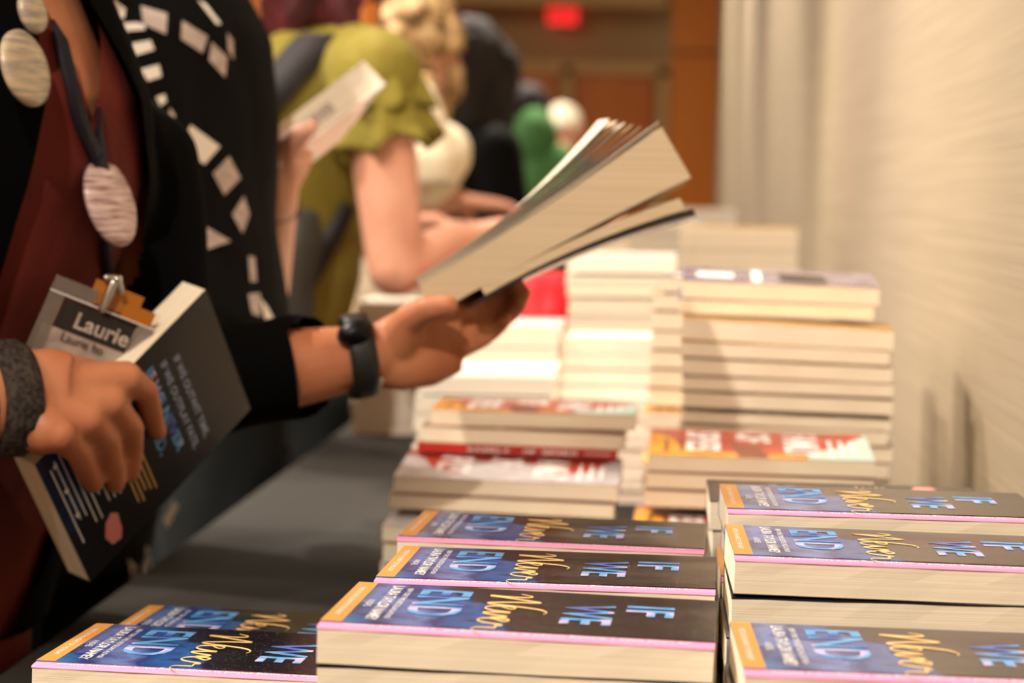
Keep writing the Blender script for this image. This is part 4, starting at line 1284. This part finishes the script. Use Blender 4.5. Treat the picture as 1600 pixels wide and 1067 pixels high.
# ---------------------------------------------------------------- person 4: cream tee, curly blond hair
def generic(label, pxh, pyh, Y, g, H, top, topname, skin, hair, pants='pants', arm=None, headk=1.0, hairf=None, px_body=None, bw=1.0, hunch=None):
    """a standing figure whose head centre is seen at (pxh, pyh)"""
    l = V((-g.y, g.x, 0))
    hc = P(pxh, pyh, Y)
    s = H / 1.68
    bx_ = cx_at(px_body, Y) if px_body else hc.x - g.x * .05
    if Y < 8: bx_ = TX0 - .19
    c = V((bx_, Y - g.y * .02, 0))
    t_ = person(label, (c.x, c.y, 0))
    zsh = hc.z - .20 * s
    zs = (zsh - .52 * s, zsh - .38 * s, zsh - .25 * s, zsh - .1 * s, zsh - .01 * s, zsh + .05 * s)
    rows = torso(c.x, c.y, zs, [w * s * bw for w in (.18, .165, .16, .175, .175, .09)], [w * s * bw for w in (.125, .115, .11, .12, .10, .06)], V((hc.x - g.x * .03 - c.x, 0, 0)) / .57)
    b = Prims(); b.loft(tsec(rows, g, l, -.012), 28)
    nb = V((hc.x - g.x * .03, c.y, zsh + .01))
    b.chain([nb, hc - Z * .06 - g * .015], [.058, .052]); head(b, hc, g, l, headk)
    out = []
    for s_ in (-1, 1):
        sh_ = nb + l * s_ * .165 * s * bw - Z * .02
        if arm and s_ in arm: el_, wr_, f_ = arm[s_]
        else: el_ = sh_ - Z * .26 * s + g * .05 + l * s_ * .02; wr_ = el_ + g * .21 + Z * .0; f_ = g
        b.chain([sh_, el_, wr_], [.047, .038, .027]); simple_hand(b, wr_, f_, -Z, -l * s_)
        out.append((sh_, el_))
    zh = zs[0]
    hp = V((c.x, c.y, 0))
    legs(b, hp, l, g, zh)
    link('body', b.grow(.008, 3), M[skin], t_, True); face(t_, hc, g, l, headk); shoes(t_, hp, l, g)
    q = Prims(); legs(q, hp, l, g, zh, r=.1, rk=.078, ra=.06); q.ell(hp + Z * zh, l * .17, g * .12, Z * .11)
    link('trousers', q.grow(.012, 3), M[pants], t_, True)
    q = Prims(); q.loft(tsec(rows, g, l, .012), 32)
    if hunch: q.ell(hunch, rt * .085, fwd * .08, up * .11)
    for sh_, el_ in out: q.cap(nb, sh_, .06, .065); q.cap(sh_, sh_.lerp(el_, .62), .068, .064)
    q = link(topname, q.grow(.010, 3, (.008, (9, 9, 4))), M[top], t_, True)
    q = Prims()
    hairf(q, hc, g, l) if hairf else q.ell(hc + Z * .03 - g * .03, l * .085, g * .1, Z * .095)
    link('hair', q.grow(.008, 2, (.006, (30, 30, 12))), M[hair], t_, True)
    return t_
def curly(q, c, g, l):
    rnd = random.Random(3)
    q.ell(c + Z * .02 - g * .03, l * .088, g * .095, Z * .1)
    for k_ in range(130):
        a = rnd.uniform(0, 2 * math.pi); e = rnd.uniform(-.9, 1.4)
        d_ = l * math.cos(a) * math.cos(e) + g * math.sin(a) * math.cos(e) + Z * math.sin(e)
        if False: continue
        q.ball(c + Z * (.01 - (.04 if d_.z < 0 else 0)) - g * .02 + V((d_.x * .098, d_.y * .098, d_.z * .125)), rnd.uniform(.014, .024))
def hood(q, c, g, l):
    q.ell(c + Z * .02 - g * .03, l * .10, g * .115, Z * .115)
    q.cap(c - g * .05, c - g * .06 - Z * .2, .095, .11)
    q.cap(c + l * .03 - g * .02, c - Z * .2, .09, .1); q.cap(c + g * .03, c + g * .02 - Z * .12, .09, .085)
def lowcap(q, c, g, l): q.ell(c + Z * .02 - g * .02, l * .088, g * .1, Z * .1)
def shortcap(q, c, g, l): q.ell(c + Z * .035 - g * .02, l * .08, g * .096, Z * .085)
G4 = V((.78, .62, 0)).normalized()
Y4 = 4.8
generic('person in cream tee with curly blond hair reaching over the books', 650, 82, Y4, G4, 1.6, 'tee', 'cream_tee', 'skin_pink', 'hair_blond',
        arm={-1: (P(640, 318, 4.62), P(712, 314, 4.66), (P(790, 322, 4.7) - P(712, 314, 4.66)))}, hairf=curly, px_body=632, bw=.85)
# the loose hanging sleeve
q = Prims(); q.loft([(P(640, 130, 4.62), rt * .045, fwd * .06), (P(652, 190, 4.6), rt * .058, fwd * .07), (P(668, 250, 4.58), rt * .058, fwd * .075), (P(676, 290, 4.58), rt * .052, fwd * .075)], 28)
slv = link('loose_sleeve', q.grow(.010, 3, (.006, (9, 9, 4))), M['tee'], None, True)
p4 = [o for o in bpy.data.objects if o.get('label', '').startswith('person in cream tee')][0]
slv.parent = p4; slv.data.transform(Matrix.Translation(-p4.location))
G5 = V((.85, .52, 0)).normalized()
generic('person all in black with long black hair, beyond the cream tee', 742, 108, 6.0, G5, 1.65, 'blackshirt', 'black_top', 'skin_brown', 'hair_black', hairf=hood, px_body=738, bw=1.05)
generic('person in green top with short dark hair, far down the table', 828, 178, 9.3, V((.5, .86, 0)), 1.5, 'green', 'green_top', 'skin_pink', 'hair_black', hairf=lowcap, px_body=822, bw=1.1, hunch=P(836, 212, 9.2))
generic('person with white hair, farthest in the queue', 884, 200, 11.5, V((.6, .8, 0)), 1.6, 'pants', 'pale_shirt', 'skin_pink', 'hair_white', hairf=shortcap, px_body=872)

# ---------------------------------------------------------------- red bag on the table
q = Prims()
Yb = 3.42
q.loft([(P(820, 600, Yb) , rt * .07, fwd * .05), (P(822, 540, Yb), rt * .075, fwd * .06), (P(832, 480, Yb), rt * .06, fwd * .05), (P(845, 440, Yb), rt * .045, fwd * .03), (P(858, 425, Yb), rt * .02, fwd * .015)], 28)
zmin = min(v.co.z for v in q.bm.verts)
bmesh.ops.translate(q.bm, verts=q.bm.verts, vec=(0, 0, 0))
for v in q.bm.verts:
    if v.co.z < P(830, 520, Yb).z: v.co.z = TABLE + .001 if v.co.z < P(820, 560, Yb).z else v.co.z
o = link('cloth_bag', q.grow(.007, 2, (.010, (22, 22, 14))), M['red'], None, True); tag(o, 'bright red cloth bag standing among the white piles', 'bag')

# ------------------------------------------------------------------ light
def spot(x, y, z, tx, ty, tz, power, size=60, blend=.6, rad=.06, col=(1, .88, .75)):
    d = bpy.data.lights.new('downlight_and_fill', 'SPOT'); d.energy = power; d.spot_size = math.radians(size); d.spot_blend = blend; d.shadow_soft_size = rad; d.color = col
    o = bpy.data.objects.new('downlight_and_fill', d); COL.objects.link(o); o.location = (x, y, z)
    o.rotation_euler = (V((tx, ty, tz)) - V((x, y, z))).to_track_quat('-Z', 'Y').to_euler()
def area(x, y, z, tx, ty, tz, power, sx, sy, col=(1, .88, .75)):
    d = bpy.data.lights.new('ambient_fill', 'AREA'); d.energy = power; d.shape = 'RECTANGLE'; d.size = sx; d.size_y = sy; d.color = col
    o = bpy.data.objects.new('ambient_fill', d); COL.objects.link(o); o.location = (x, y, z)
    o.rotation_euler = (V((tx, ty, tz)) - V((x, y, z))).to_track_quat('-Z', 'Y').to_euler()
w = bpy.data.worlds.new('world'); sc.world = w; w.use_nodes = True
w.node_tree.nodes['Background'].inputs[0].default_value = (1, .85, .66, 1)
w.node_tree.nodes['Background'].inputs[1].default_value = .3
# ceiling downlights in rows down the room, plus one added camera-side fill spot
spot(-.6, -1.3, 3.5, -.15, 1.3, .85, 300, 50)
spot(-2.0, 2.7, 3.5, -.2, 2.3, .8, 330, 60, .5, .05)
spot(-1.7, 4.7, 3.5, -.2, 3.6, .8, 330, 65, .5, .05)
spot(-.7, 4.4, 3.5, -.25, 4.2, .8, 190, 70, .6, .05)
spot(-.8, .9, 3.5, -.1, 3.7, .9, 210, 42)  # added spot that brightens the front faces of the farther stacks
for y in (7.0, 10, 13):
    spot(-.35, y, 3.5, -.3, y, 0, 500, 85)
for x in (-2.6, -5.0):
    for y in (-1.2, 2.2, 5.6, 9.0, 12.4):
        spot(x, y, 3.5, x, y, 0, 420, 90)
for y in (-.5, 5, 11):  # broad unseen lights added overhead to lift the ambient level
    area(-3.0, y, 3.45, -2.6, y, 0, 190, 4.5, 3)

vs_ = sc.view_settings
vs_.view_transform = 'Standard'; vs_.look = 'None'; vs_.gamma = 1; vs_.exposure = .5; vs_.use_curve_mapping = False
sc.cycles.use_denoising = True
sc.cycles.max_bounces = 6
for o in bpy.data.objects:
    if '_w' in o: del o['_w']
